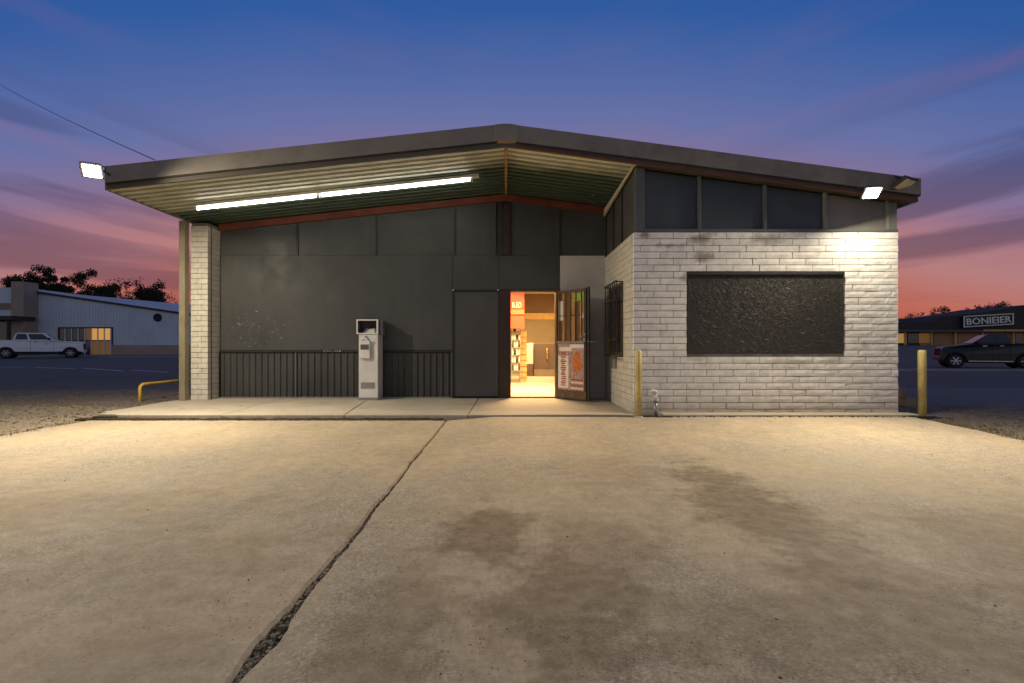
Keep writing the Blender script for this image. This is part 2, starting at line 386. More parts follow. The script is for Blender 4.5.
M['dooriron'] = M_simple('brown_painted_iron', (.10,.065,.035), .5, var=.3, vscale=8)
M['yellow'] = M_simple('chipped_yellow_paint', (.68,.56,.20), .5, var=.2, vscale=5, dirt=((.28,.2,.1), .7))
M['yellow2'] = M_simple('bright_yellow_paint', (.80,.52,.06), .5, var=.25, vscale=6, dirt=((.2,.12,.06), .9))
M['osb'] = M_simple('black_painted_strand_board', (.026,.024,.021), .55, var=.35, vscale=14, bump=.25, bscale=90, spec=.5)
M['flake'] = M_simple('black_painted_wood_strand', (.042,.037,.029), .58, var=.5, vscale=22, bump=.2, bscale=120, spec=.6)
M['weed'] = M_simple('dry_weed', (.17,.14,.055), .8, var=.5, vscale=9, bump=0)
M['weedgreen'] = M_simple('green_weed', (.07,.085,.03), .8, var=.5, vscale=9, bump=0)
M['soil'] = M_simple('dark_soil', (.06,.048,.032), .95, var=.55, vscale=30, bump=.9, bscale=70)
M['stone'] = M_simple('tan_stone_block', (.42,.28,.15), .85, var=.45, vscale=6, bump=.5, bscale=30)
M['pebble'] = M_simple('pebble', (.24,.20,.15), .9, var=.5, vscale=15)
M['wire'] = M_simple('black_cable', (.02,.02,.02), .6)
M['lens'] = M_emit('lit_flood_lens', (1, .96, .84), 40)
M['tube'] = M_emit('lit_fluorescent_tube', (1, .98, .86), TUBE)
M['lens_off'] = M_simple('unlit_flood_lens', (.62,.58,.42), .25, var=.1)
M['chrome'] = M_simple('bright_metal', (.6,.6,.6), .25, metal=.9)
M['rubber'] = M_simple('tyre_rubber', (.016,.016,.017), .8)
M['white_car'] = M_simple('white_car_paint', (.78,.79,.80), .3, var=.05, bump=0, spec=.5)
M['black_car'] = M_simple('black_car_paint', (.012,.014,.015), .38, var=.1, bump=0, spec=.6)
M['carglass'] = M_glass('car_glass', (.012,.015,.018))
M['shopglass'] = M_glass('shop_glass', (.015,.017,.02))
M['lamp_red'] = M_simple('tail_lamp', (.3,.02,.015), .3)
M['lamp_clear'] = M_simple('head_lamp', (.55,.56,.56), .2)
M['bark'] = M_simple('bark', (.035,.028,.022), .9, var=.4, vscale=8)
M['leaf'] = M_simple('dark_leaf', (.022,.028,.014), .8, var=.5, vscale=.9, bump=0)
M['leaf2'] = M_simple('olive_leaf', (.034,.032,.017), .8, var=.5, vscale=.9, bump=0)
M['cladding'] = M_simple('white_metal_cladding', (.54,.62,.68), .55, var=.1, vscale=.5)
M['claddingroof'] = M_simple('pale_roof_sheet', (.58,.60,.60), .5, var=.1, vscale=.5)
M['stucco'] = M_simple('tan_stucco', (.36,.29,.23), .85, var=.15, vscale=.7)
M['darkwall'] = M_simple('dark_brown_wall', (.05,.042,.04), .8)
M['mansard'] = M_simple('brown_shingle', (.055,.045,.045), .85, var=.3)
M['tanbrickfar'] = M_simple('tan_shop_wall', (.40,.22,.10), .8, var=.2)

# ------------------------------------------------------------------ terrain
def smooth(a, b, t):
    t = max(0, min(1, (t-a)/(b-a))); return t*t*(3-2*t)
def H(x, y):
    h = -.05
    r = smooth(6.3, 10, x)*smooth(6, 12, y)
    h += r*(-.12) + smooth(8, 20, x)*smooth(33, 90, y)*1.35
    lft = smooth(-6.6, -10, x)
    h += lft*(.02 + .10*smooth(25, 48, y))
    # soil ridge left of the forecourt and wheel ruts on the right
    if x < -6.35: h += .09*math.exp(-((y-(9.0+.1*(x+8)))/.45)**2)*smooth(-6.5, -8, x)*(.7+.5*mnoise.noise(Vector((x*.9, y*.9, 0)))) + .05*smooth(-6.35, -6.9, x)
    if x > 6.0 and y < 12: h += .03*mnoise.noise(Vector((x*2.4, y*1.1, 3))) + .02*smooth(6, 6.6, x)
    if abs(x) < 40 and y < 13: h += .012*mnoise.noise(Vector((x*3, y*3, 9)))
    return h
def axis(near0, near1, step, lo, hi):
    a = [near0+i*step for i in range(int((near1-near0)/step)+1)]
    s = step; v = a[-1]
    while v < hi: s *= 1.22; v += s; a.append(min(v, hi))
    s = step; v = a[0]; b = []
    while v > lo: s *= 1.22; v -= s; b.append(max(v, lo))
    return b[::-1]+a
def grid(name, mat, xs, ys, lift, hf=H, ragged=0):
    mb = MB(); n = len(xs)
    for j, y in enumerate(ys):
        for x in xs:
            yy = y + (ragged*(mnoise.noise(Vector((x*.35, j*.2, 1)))+.5*mnoise.noise(Vector((x*1.3, j*.2, 4)))) if ragged and j < 2 else 0)
            mb.v.append((x, yy, hf(x, yy)+(lift if j or not ragged else -.03)))
    for j in range(len(ys)-1):
        for i in range(n-1): a = j*n+i; mb.f.append((a, a+1, a+1+n, a+n))
    return mb.build(name, mat, fixn=False, smooth=True)
struct(grid('ground', M['dirt'], axis(-14, 14, .22, -900, 900), axis(3, 14, .22, -200, 1500), 0.0))
def span(a, b, s): n = max(1, int(round((b-a)/s))); return [a+(b-a)*i/n for i in range(n+1)]
# asphalt: apron around the building, the street, the far parking yards
struct(grid('street', M['asphalt'], axis(-24, -8.0, .25, -150, -7.9), span(12.4, 44.0, 1.0), .03, ragged=.55))
struct(grid('side_street', M['asphalt'], span(9.4, 150, 1.0), span(15.2, 25.4, .8), .03))
struct(grid('driveway', M['asphalt_pale'], axis(7.4, 20, .25, 7.35, 60), span(10.4, 15.2, .6), .03, ragged=.4))
struct(grid('far_yard', M['asphalt_pale'], span(-150, -20, 2.0), span(45.2, 57, 1.2), .03))
struct(grid('shop_parking_lot', M['asphalt'], span(14, 170, 2.0), span(27.0, 92, 1.5), .03))
def kerbrun(name, xs, y0, y1, mat=None):
    mb = MB(); n = len(xs)
    for x in xs:
        h = H(x, (y0+y1)/2)
        mb.v += [(x, y0, h-.2), (x, y0, h+.10), (x, y1, h+.10), (x, y1, h-.2)]
    for i in range(n-1):
        for k in range(4): a = i*4+k; b = i*4+(k+1) % 4; mb.f.append((a, a+4, b+4, b))
    mb.f += [(0, 1, 2, 3), tuple(4*(n-1)+k for k in (3, 2, 1, 0))]
    return struct(mb.build(name, mat or M['kerb']))
kerbrun('far_pavement', span(-150, -14, 2), 44.1, 45.1)
kerbrun('shop_pavement', span(12, 150, 1.5), 25.5, 26.9)
for i, (u0, v0, u1, v1) in enumerate([(-30, 368, 27, 368), (34, 368.2, 74, 369.5), (82, 368.8, 122, 371.8), (130, 371, 168, 373)]):
    ya = (EYE-H(-20, 24))*512/(v0-346); yb = (EYE-H(-20, 24))*512/(v1-346)
    xa, xb = X_(u0, ya), X_(u1, yb); mb = MB(); P = []
    for k in range(9):
        f = k/8; x = xa+(xb-xa)*f; y = ya+(yb-ya)*f
        P.append((x, y-.12, H(x, y-.12)+.037)); P.append((x, y+.16, H(x, y+.16)+.037))
    mb.add(P, [(2*k, 2*k+2, 2*k+3, 2*k+1) for k in range(8)])
    struct(mb.build('lane_marking', M['line'], fixn=False))

# ------------------------------------------------------------------ forecourt
CX = -.908
def crack_mid(y): return CX + .034*mnoise.noise(Vector((y*1.1, 3.3, 0))) + .012*mnoise.noise(Vector((y*5, 8.3, 0)))
def crack_w(y):
    return .013 + .056*math.exp(-((y-1.95)/.17)**2) + .018*math.exp(-((y-2.35)/.35)**2) + .014*math.exp(-((y-3.3)/.8)**2) + .012*math.exp(-((y-5.2)/.35)**2)
lot_base = struct(grid('forecourt', M['soil'], span(-6.4, 6.3, .6), span(-7, 7.7, .6), 0, lambda x, y: -.045))
def lot_panel(side):
    mb = MB(); ys = []
    y = -6.5
    while y < 7.68: ys.append(y); y += .35 if y < 1 else .035 if y < 4 else .06
    ys.append(7.70)
    n = 10
    for y in ys:
        c = crack_mid(y); w = crack_w(y)/2
        if side < 0:
            e = c-w-.009*abs(mnoise.noise(Vector((y*9, 1, 0))))-.008*mnoise.noise(Vector((y*30, 4, 0)))
            o = -6.30+.05*mnoise.noise(Vector((y*2.2, 7, 0)))+.02*mnoise.noise(Vector((y*9, 2, 0)))
            row = [o, o+.03]+[o+.03+(e-.014-o-.03)*k/n for k in range(1, n+1)]+[e]
        else:
            e = c+w+.009*abs(mnoise.noise(Vector((y*9, 5, 0))))+.008*mnoise.noise(Vector((y*30, 6, 0)))
            o = 6.12+.04*mnoise.noise(Vector((y*2.5, 11, 0)))+.02*mnoise.noise(Vector((y*9, 3, 0)))
            row = [e]+[e+.014+(o-.03-e-.014)*k/n for k in range(n+1)]+[o]
        for k, x in enumerate(row):
            z = .0
            if side > 0: z += .055*smooth(5.6, 7.7, y)*smooth(-.9, -.4, x)
            if k in (0, len(row)-1): z -= .012
            mb.v.append((x, y, z))
    m = n+3; nr = len(ys)
    for j in range(nr-1):
        for i in range(m-1): a = j*m+i; mb.f.append((a, a+1, a+1+m, a+m))
    # skirts
    def skirt(idx):
        o = len(mb.v)
        for i in idx: x, y, z = mb.v[i]; mb.v.append((x, y, -.09))
        for k in range(len(idx)-1): mb.f.append((idx[k], idx[k+1], o+k+1, o+k))
    skirt([j*m for j in range(nr)]); skirt([j*m+m-1 for j in range(nr)]); skirt(list(range((nr-1)*m, nr*m))); skirt(list(range(m)))
    return mb.build('concrete_panel', M['lot'], lot_base)
lot_panel(-1); lot_panel(1)
# soil, grit and dry weeds that fill the open joint
def blade(mb, p, h, lean, w, ang):
    d = Vector((math.cos(ang), math.sin(ang), 0)); sd = Vector((-d.y, d.x, 0))*w
    p = Vector(p); q = p+d*lean*.4+Vector((0, 0, h*.6)); r = p+d*lean+Vector((0, 0, h))
    mb.add([p-sd, p+sd, q+sd*.7, q-sd*.7, r], [(0, 1, 2, 3), (3, 2, 4)])
mb = MB(); y = 1.2
ys = span(1.0, 7.68, .02)
for y in ys:
    c = crack_mid(y); w = crack_w(y)/2+.03
    for k in range(7):
        x = c-w+2*w*k/6
        mb.v.append((x, y, -.026+.020*mnoise.noise(Vector((x*40, y*40, 0)))+.012*mnoise.noise(Vector((x*110, y*110, 5)))))
for j in range(len(ys)-1):
    for i in range(6): a = j*7+i; mb.f.append((a, a+1, a+8, a+7))
fill = stuff(tag(mb.build('joint_soil', M['soil'], fixn=False), 'dark soil filling the open joint across the concrete forecourt', 'soil'))
mb = MB()
for i in range(1500):
    y = 1.2+6.4*random.random()**1.9; c = crack_mid(y); w = crack_w(y)/2
    x = c+random.uniform(-w, w); s = random.uniform(.003, .009)
    mb.hexa([(x+a*s*random.uniform(.7, 1.2), y+b*s*random.uniform(.7, 1.3), -.028+(s*1.1 if t else -.004)+random.uniform(0, .006)) for t in (0, 1) for a, b in ((-1,-1),(1,-1),(1,1),(-1,1))])
stuff(tag(mb.build('joint_grit', M['pebble']), 'loose grit lying in the open forecourt joint', 'grit'))
mb = MB()
for i in range(2200):
    y = 1.5+6.1*random.random()**2.2
    if random.random() < .45: y = random.gauss(1.98, .13)
    c = crack_mid(y); w = crack_w(y)/2; x = c+random.uniform(-w, w)+(.012 if 1.85 < y < 2.15 else 0)
    h = random.uniform(.008, .03); blade(mb, (x, y, -.032), h, random.uniform(.005, .03), random.uniform(.0008, .002), random.uniform(0, 6.28))
stuff(tag(mb.build('joint_weeds', M['weed'], fixn=False), 'dry matted weeds growing in the forecourt joint', 'weeds'))

# ------------------------------------------------------------------ porch slab
YF, YB, SL = 7.94, 10.26, .08
PY = 7.74
porch = struct(MB().box(-6.28, 1.97, PY+.03, 10.5, -.08, .05).build('porch_base', M['soil']))
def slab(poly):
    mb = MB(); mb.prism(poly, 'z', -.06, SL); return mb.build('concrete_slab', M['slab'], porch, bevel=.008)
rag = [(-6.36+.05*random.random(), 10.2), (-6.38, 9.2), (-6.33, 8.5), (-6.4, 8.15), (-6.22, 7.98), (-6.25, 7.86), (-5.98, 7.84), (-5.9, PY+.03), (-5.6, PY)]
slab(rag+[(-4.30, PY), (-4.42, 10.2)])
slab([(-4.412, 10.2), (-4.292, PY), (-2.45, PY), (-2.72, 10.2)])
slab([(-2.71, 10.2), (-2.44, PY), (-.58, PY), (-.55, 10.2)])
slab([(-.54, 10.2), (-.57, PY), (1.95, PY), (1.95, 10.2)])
fl = struct(MB().box(2.36, 6.22, 7.70, 7.935, -.06, .093).build('wall_footing', M['slab'], bevel=.012))
# soil and stones before the step; the dark strip also stands for its shade
mb = MB()
for i in range(700):
    x = random.uniform(-6.45, -.95); 
    if random.random() < .45: x = random.uniform(-6.5, -5.2)
    y = 7.72+random.uniform(-.03, .035)+(.1*random.random() if x < -5.6 else 0); s = random.uniform(.004, .016)*(1.6 if x < -5.7 else 1); z = .0
    mb.hexa([(x+a*s*random.uniform(.7, 1.3), y+b*s*random.uniform(.7, 1.3), z+(s*random.uniform(.6, 1.3) if t else -.01)) for t in (0, 1) for a, b in ((-1,-1),(1,-1),(1,1),(-1,1))])
for i in range(260):
    x = random.choice([random.uniform(2.0, 2.5), random.uniform(6.05, 6.4), random.uniform(2.3, 6.2)]); y = 7.68+random.uniform(-.03, .03); s = random.uniform(.004, .013); z = .055
    mb.hexa([(x+a*s*random.uniform(.7, 1.3), y+b*s*random.uniform(.7, 1.3), z+(s if t else -.02)) for t in (0, 1) for a, b in ((-1,-1),(1,-1),(1,1),(-1,1))])
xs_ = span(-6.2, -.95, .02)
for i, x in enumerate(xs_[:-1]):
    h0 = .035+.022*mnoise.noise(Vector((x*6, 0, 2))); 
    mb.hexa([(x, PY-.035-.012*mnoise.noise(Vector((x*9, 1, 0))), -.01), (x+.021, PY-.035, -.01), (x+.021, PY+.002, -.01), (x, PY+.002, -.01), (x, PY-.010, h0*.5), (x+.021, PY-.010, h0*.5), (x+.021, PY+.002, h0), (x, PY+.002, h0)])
stuff(tag(mb.build('step_rubble_shade', M['soil']), 'crumbled soil and stones with a dark strip for shade along the foot of the porch step', 'rubble'))
mb = MB()
for i in range(110):
    y = 1.6+6*random.random()**1.6; x = random.uniform(-6, 5.9)
    if abs(x-CX) < .15: continue
    s = random.uniform(.0012, .003)*(1+.12*y); z = .055*smooth(5.6, 7.7, y)*smooth(-.9, -.4, x) if x > CX else 0
    mb.hexa([(x+a*s*random.uniform(.6, 1.6), y+b*s*random.uniform(.6, 1.4), z+(s*random.uniform(.5, 1.1) if t else -.004)) for t in (0, 1) for a, b in ((-1,-1),(1,-1),(1,1),(-1,1))])
stuff(tag(mb.build('scattered_litter', M['soil']), 'small dark crumbs and grit scattered over the concrete forecourt', 'litter'))
mb = MB()
for i in range(1500):
    k = random.random()
    if k < .4: x, y = random.gauss(6.35, .25), random.uniform(5.2, 7.9)
    elif k < .6: x, y = random.gauss(2.15, .14), random.uniform(7.62, 7.78)
    elif k < .85: x, y = random.uniform(-9, -6.35), random.gauss(9.0, .5)
    else: x, y = random.gauss(-6.3, .12), random.uniform(6, 8.2)
    z = max(H(x, y)-.01, -.03)
    for q in range(3): blade(mb, (x+random.gauss(0, .015), y+random.gauss(0, .015), z), random.uniform(.02, .07), random.uniform(.01, .05), random.uniform(.0015, .003), random.uniform(0, 6.28))
stuff(tag(mb.build('edge_weeds', M['weed'], fixn=False), 'sparse dry weeds along the edges of the forecourt', 'weeds'))
mb = MB()
for i in range(2600):
    if random.random() < .6: x, y = random.uniform(-12, -6.4), random.uniform(5, 12.4)
    else: x, y = random.uniform(6.2, 11), random.uniform(4.5, 11)
    s = random.uniform(.006, .022); z = H(x, y)
    mb.hexa([(x+a*s*random.uniform(.6, 1.3), y+b*s*random.uniform(.6, 1.3), z+(s*random.uniform(.5, 1) if t else -.01)) for t in (0, 1) for a, b in ((-1,-1),(1,-1),(1,1),(-1,1))])
stuff(tag(mb.build('loose_gravel', M['pebble']), 'loose gravel scattered on the bare ground beside the forecourt', 'gravel'))

# ------------------------------------------------------------------ the store building
store = thing('store_building', 'low gabled store with black boarded front and white painted brick bay', 'building', (0, 9, 0))
RID = 4.165; SLL, SLR = .106, .132
def soff(x): return RID-(SLL*-x if x < 0 else SLR*x)
XS = 1.98; XR = 6.08; XLP = -6.10; YEND = 21.5

# brick bay: backing wall with a recess for the board, then single bricks
bay = MB()
BX0, BX1, BZ0, BZ1 = 2.81, 5.245, 1.0, 2.265      # boarded opening
WZ = 2.885
bay.box(XS+.012, BX0, YF+.03, YF+.2, 0, WZ); bay.box(BX1, XR-.012, YF+.03, YF+.2, 0, WZ)
bay.box(BX0, BX1, YF+.03, YF+.2, 0, BZ0); bay.box(BX0, BX1, YF+.03, YF+.2, BZ1, WZ)
bay_wall = bay.build('brick_wall', M['mortar'], store)
def brick_mesh(L_, rough, seed, mat, d=.10, h=.0925):
    rnd = random.Random(seed); mb = MB(); nx, nz = 6, 2
    P = {}
    for j in range(nz+1):
        for i in range(nx+1):
            ed = i in (0, nx) or j in (0, nz)
            y = .0025*rnd.random()*rough if ed else -rough*(.0015+.0038*rnd.random())
            P[i, j] = len(mb.v); mb.v.append((-L_/2+L_*i/nx+(0 if i in (0, nx) else rnd.uniform(-.01, .01)), y, -h/2+h*j/nz))
    for j in range(nz):
        for i in range(nx): mb.f.append((P[i,j], P[i+1,j], P[i+1,j+1], P[i,j+1]))
    b = len(mb.v); mb.v += [(-L_/2, d, -h/2), (L_/2, d, -h/2), (L_/2, d, h/2), (-L_/2, d, h/2)]
    mb.f.append(tuple([P[i,0] for i in range(nx, -1, -1)]+[b, b+1])); mb.f.append(tuple([P[i,nz] for i in range(nx+1)]+[b+2, b+3]))
    mb.f.append(tuple([P[0,j] for j in range(nz+1)]+[b+3, b])); mb.f.append(tuple([P[nx,j] for j in range(nz, -1, -1)]+[b+1, b+2]))
    return mb.mesh('brick', mat)
BC = {}
def brick(L_, rough, mat, parent, loc, rz=0, d=.10, key=''):
    k = (round(L_, 3), rough, key, random.randrange(5))
    if k not in BC: BC[k] = brick_mesh(L_, rough, zlib.crc32(repr(k).encode()) & 0xffff, mat, d)
    o = inst('brick', BC[k], loc, parent, rot=(random.uniform(-.006, .006), random.uniform(-.004, .004), rz+random.uniform(-.008, .008)))
    return o
CH = .1016; nb = 0
rows = int(WZ/CH)
z0 = WZ-rows*CH
brnd = random.Random(3)
for r in range(rows):
    z = z0+CH*(r+.5)
    x = XS - (.205 if r % 2 else 0) - (.0 if brnd.random() < .8 else .1)
    while x < XR-.02:
        a, b = max(x, XS), min(x+.41, XR); x += .41
        if XR-b < .07: b = XR; x = XR
        spans = [(a, b)]
        if BZ0-.03 < z < BZ1+.03:
            spans = []
            if a < BX0: spans.append((a, min(b, BX0-.005)))
            if b > BX1: spans.append((max(a, BX1+.005), b))
        for a_, b_ in spans:
            if b_-a_ < .045: continue
            q = min(1, max(0, ((a_+b_)/2-3.0)/2.0))
            rough = 1.0 if q > .6 else .6 if q > .25 else .3
            brick(round((b_-a_-.008), 3), rough, M['brick'], bay_wall, ((a_+b_)/2, YF-.002-brnd.random()*(.003+.007*q), z)); nb += 1
# strand board in the recess
board = MB().box(BX0+.004, BX1-.004, YF+.012, YF+.10, BZ0+.004, BZ1-.045).build('window_board', M['osb'], store)
mb = MB()
for i in range(7000):
    x = random.uniform(BX0+.03, BX1-.03); z = random.uniform(BZ0+.03, BZ1-.07)
    if random.random() < .62: x = min(max(random.gauss(4.2, .55), BX0+.04), BX1-.04); z = min(max(random.gauss(1.92, .24), BZ0+.04), BZ1-.08)
    a = random.gauss(0, .8) + (0 if random.random() < .65 else 1.57)
    l = random.uniform(.010, .034); w = random.uniform(.0015, .0045); ca, sa = math.cos(a), math.sin(a)
    t1, t2 = random.gauss(0, .0012), random.gauss(0, .0008); y = YF+.0085-random.random()*.002
    P = []
    for i_, j_ in ((-1,-1),(1,-1),(1,1),(-1,1)):
        P.append((min(max(x+ca*l*i_-sa*w*j_, BX0+.01), BX1-.01), y+t1*i_+t2*j_, min(max(z+sa*l*i_+ca*w*j_, BZ0+.01), BZ1-.05)))
    mb.add(P, [(0, 1, 2, 3)])
stuff(mb.build('wood_strands', M['flake'], board, fixn=False))
MB().box(BX0+.002, BX1-.002, YF-.022, YF+.05, BZ1-.042, BZ1+.002).build('lintel_trim', M['blacktrim'], store, bevel=.004)
# rest of the bay: return wall towards the entrance
ret = MB().box(XS+.014, XS+.2, YF+.2, YB+.06, 0, WZ-.002).build('return_wall', M['mortar'], store)
mb = MB()
for r in range(rows):
    z = z0+CH*(r+.5); y = YF+.01-(.2032 if r % 2 else 0)
    while y < YB:
        a, b = max(y, YF+.105), min(y+.4064, YB); y += .4064
        if b-a < .04: continue
        p = random.random()*.003
        mb.box(XS-.001-p, XS+.05, a+.002, b-.002, z-CH/2+.002, z+CH/2-.002)
stuff(mb.build('brickwork', M['brick_plain'], ret, bevel=.003))
# far side and rear walls of the building
mb = MB(); mb.box(XR-.2, XR-.012, YF+.2, YEND, 0, WZ); mb.box(-5.95, -5.75, YB+.12, YEND, 0, 3.52)
mb.box(-5.75, XR-.2, YEND-.2, YEND, 0, 3.3)
mb.build('outer_wall', M['whitewall'], store)
MB().box(XR-.19, XR-.03, YF+.1, YEND, WZ+.004, 3.36).build('upper_side_wall', M['ply_blue'], store)
gab = MB(); gab.prism([(-5.74, 3.302), (5.87, 3.302), (5.87, 3.38), (0, 4.12), (-5.74, 3.52)], 'y', YEND-.18, YEND-.03); gab.build('rear_gable', M['ply_blue'], store)

# clerestory panels over the bay
cu = [(XS+.13, 699), (701, 764), (767, 824), (828, 887)]
xs_c = [XS+.10, X_(700, YF), X_(765.5, YF), X_(826, YF), X_(889, YF)]
for i in range(4):
    a, b = xs_c[i]+.022, xs_c[i+1]-.022
    m_ = M['ply_lit'] if i == 3 else M['ply_blue']
    mb = MB(); mb.prism([(a, WZ+.05), (b, WZ+.05), (b, soff(b)-.02), (a, soff(a)-.02)], 'y', YF+.055, YF+.075); mb.build('clerestory_panel', m_, store)
for i, x in enumerate(xs_c):
    w = .07 if i == 0 else .021
    mb = MB(); mb.prism([(x-w, WZ+.004), (x+w, WZ+.004), (x+w, soff(x+w)-.005), (x-w, soff(x-w)-.005)], 'y', YF-.005, YF+.08)
    mb.build('mullion', M['bluetrim'] if i < 3 else M['ply_lit'], store, bevel=.003)
MB().box(xs_c[0]+.072, XR-.005, YF-.012, YF+.085, WZ+.003, WZ+.048).build('clerestory_sill', M['bluetrim'], store, bevel=.003)
mb = MB(); mb.prism([(X_(889, YF)+.024, WZ+.05), (XR-.01, WZ+.05), (XR-.01, soff(XR)-.01), (X_(889, YF)+.024, soff(X_(889, YF))-.02)], 'y', YF+.01, YF+.08); mb.build('corner_post', M['ply_lit'], store)
# clerestory return over the entrance recess
for a, b in ((YF+.09, 8.85), (8.89, 9.55), (9.59, YB)):
    MB().box(XS+.04, XS+.07, a, b, WZ+.004, soff(XS+.07)-.01).build('clerestory_panel', M['ply'], store)
for y in (8.87, 9.57): MB().box(XS+.02, XS+.08, y-.018, y+.018, WZ+.004, soff(XS+.08)-.01).build('mullion', M['blacktrim'], store)
mb = MB()
mb.hexa([(XS-.03, YF-.02, soff(XS)-.02), (XS+.0, YF-.02, soff(XS)-.02), (XS+.0, YB-.03, soff(XS)-.20), (XS-.03, YB-.03, soff(XS)-.20), (XS-.03, YF-.02, soff(XS)-.002), (XS, YF-.02, soff(XS)-.002), (XS, YB-.03, soff(XS)-.06), (XS-.03, YB-.03, soff(XS)-.06)])
mb.build('flashing_strip', M['cream_strip'], store)

# brick pillar on the left with tan post
PX0, PX1, PF, PT = -6.07, -5.74, 9.86, 3.49
pil = MB().box(PX0+.012, PX1-.012, PF+.015, YB+.12, 0.05, PT).build('brick_pillar', M['mortar'], store)
r = 0; z = SL
while z+CH < PT+.03:
    zc = z+CH/2
    w = PX1-PX0
    for a, b in ([(PX0, PX0+w*.62), (PX0+w*.62, PX1)] if r % 2 else [(PX0, PX0+w*.4), (PX0+w*.4, PX1)]):
        brick(round(b-a-.006, 2), .3, M['brick_plain'], pil, ((a+b)/2, PF-brnd.random()*.003, zc), d=.1, key='p')
    brick(.27, .3, M['brick_plain'], pil, (PX1+.001, (PF+.105+YB+.09)/2, zc), rz=R(90), d=.06, key='s')
    z += CH; r += 1
MB().box(-6.20, -6.085, 9.70, 9.84, .05, soff(-6.2)-.01).build('steel_post', M['tanpost'], store, bevel=.006)

# ---- boarded back wall of the porch
def panel(name, x0, x1, z0, z1, y0, mat, bevel=.003, y1=None, parent=None):
    return MB().box(x0, x1, y0, y1 or YB+.03, z0, z1).build(name, mat, parent or store, bevel=bevel)
def slopetop(name, x0, x1, z0, y0, y1, mat, drop=.0):
    pts = [(x0, z0), (x1, z0), (x1, soff(x1)-drop)]
    if x0 < 0 < x1: pts.append((0, RID-drop))
    pts.append((x0, soff(x0)-drop)); mb = MB(); mb.prism(pts, 'y', y0, y1); return mb.build(name, mat, store)
MB().prism([(-5.73, .0), (-.16, .0), (-.16, 2.25), (1.03, 2.25), (1.03, 2.25), (1.03, 4.0), (0, 4.12), (-5.73, 3.5)], 'y', YB+.04, YB+.12).build('wall_backing', M['blacktrim'], store)
UP = 2.935
for a, b in ((-5.73, -4.20), (-4.17, -2.605), (-2.595, -1.03), (-1.02, -.2)):
    slopetop('wall_panel', a, b, UP+.004, YB+.012, YB+.038, M['ply'], .02)
for a, b in ((.10, 1.07), (1.08, XS+.03)):
    slopetop('wall_panel', a, b, UP+.004, YB+.012, YB+.038, M['ply'], .02)
for a, b in ((-5.73, -1.075),):
    panel('wall_panel', a, b, 1.035, UP, YB-.006, M['ply'])
panel('wall_panel', -1.07, -.14, 2.245, UP, YB-.003, M['ply']); panel('wall_panel', -.136, 1.075, 2.245, UP, YB-.005, M['ply'])
for x, w, m_ in ((-4.185, .022, 'blacktrim'), (-2.60, .012, 'blacktrim'), (-1.025, .010, 'blacktrim'), (1.075, .008, 'blacktrim')):
    mb = MB(); mb.prism([(x-w, UP+.01), (x+w, UP+.01), (x+w, soff(x)-.2), (x-w, soff(x)-.2)], 'y', YB-.012, YB+.02); mb.build('batten', M[m_], store)
MB().box(-.06, .09, YB-.03, YB+.03, UP+.006, RID-.2).build('centre_post', M['maroon'], store, bevel=.004)
MB().box(-.17, -.07, YB-.015, YB+.03, UP+.006, RID-.2).build('batten', M['blacktrim'], store)
# corrugated wainscot
def corr(x0, x1, z0, z1):
    mb = MB(); n = int((x1-x0)/.125); p = (x1-x0)/n; prof = []
    for i in range(n):
        x = x0+i*p; prof += [(x, 0), (x+p*.38, 0), (x+p*.5, -.026), (x+p*.62, -.026), (x+p*.74, 0)]
    prof.append((x1, 0)); m = len(prof)
    for z in (z0, z1):
        for x, y in prof: mb.v.append((x, YB-.002+y, z))
    for i in range(m-1): mb.f.append((i, i+1, m+i+1, m+i))
    return mb.build('corrugated_sheet', M['corr'], store, fixn=False)
corr(-5.72, -4.22, SL+.02, .975); corr(-4.18, -3.0, SL+.02, .975); corr(-2.99, -1.10, SL+.02, .975)
for a, b in ((-5.73, -1.08),):
    MB().box(a, b, YB-.03, YB+.03, .99, 1.03).build('ledge_trim', M['blacktrim'], store, bevel=.004)
    MB().box(a, b, YB-.034, YB+.03, SL-.01, SL+.022).build('base_trim', M['greymetal'], store, bevel=.004)
for x in (-5.725, -4.2, -1.09): MB().box(x-.014, x+.014, YB-.036, YB+.03, SL+.024, .988).build('wainscot_batten', M['bluetrim'] if x != -5.725 else M['blacktrim'], store)
# chipped paint along the ledge
mb = MB()
for i in range(16):
    x = random.uniform(-3.72, -3.3); s = random.uniform(.004, .02); z = 1.022
    mb.box(x-s, x+s, YB-.034, YB-.03, z-random.uniform(.004, .012), z+.006)
mb.build('paint_chips', M['whitemetal'], store)
# closed black door
cd = panel('black_door', -1.055, -.15, SL+.03, 2.21, YB-.012, M['ply_blue'] if False else M['ply'])
MB().box(-1.075, -1.05, YB-.035, YB+.03, SL+.02, 2.235).build('door_edge', M['blacktrim'], cd)
MB().box(-1.05, -.14, YB-.035, YB+.03, 2.212, 2.237).build('door_edge', M['blacktrim'], cd)
for x in (-1.055, -.16): MB().lathe([(.016, -.012), (.02, 0), (.001, .002)], 10, 'y', (x, YB-.04, 2.235)).build('bolt', M['chrome'], cd)
# entrance frame
fr = MB().box(-.135, .095, YB-.05, YB+.14, SL, 2.235).build('door_jamb', M['maroon'], store, bevel=.006)
MB().box(.985, 1.07, YB-.04, YB+.14, SL, 2.2).build('door_jamb', M['dooriron'], store, bevel=.006)
MB().box(.098, 1.07, YB-.045, YB+.14, 2.203, 2.24).build('door_head', M['dooriron'], store, bevel=.004)
MB().box(.098, .983, YB-.03, YB+.14, SL-.02, SL+.018).build('threshold', M['darkmetal'], store)
MB().box(1.083, XS-.003, YB-.03, YB+.10, .0, 2.925).build('entrance_wall', M['whitewall'], store)
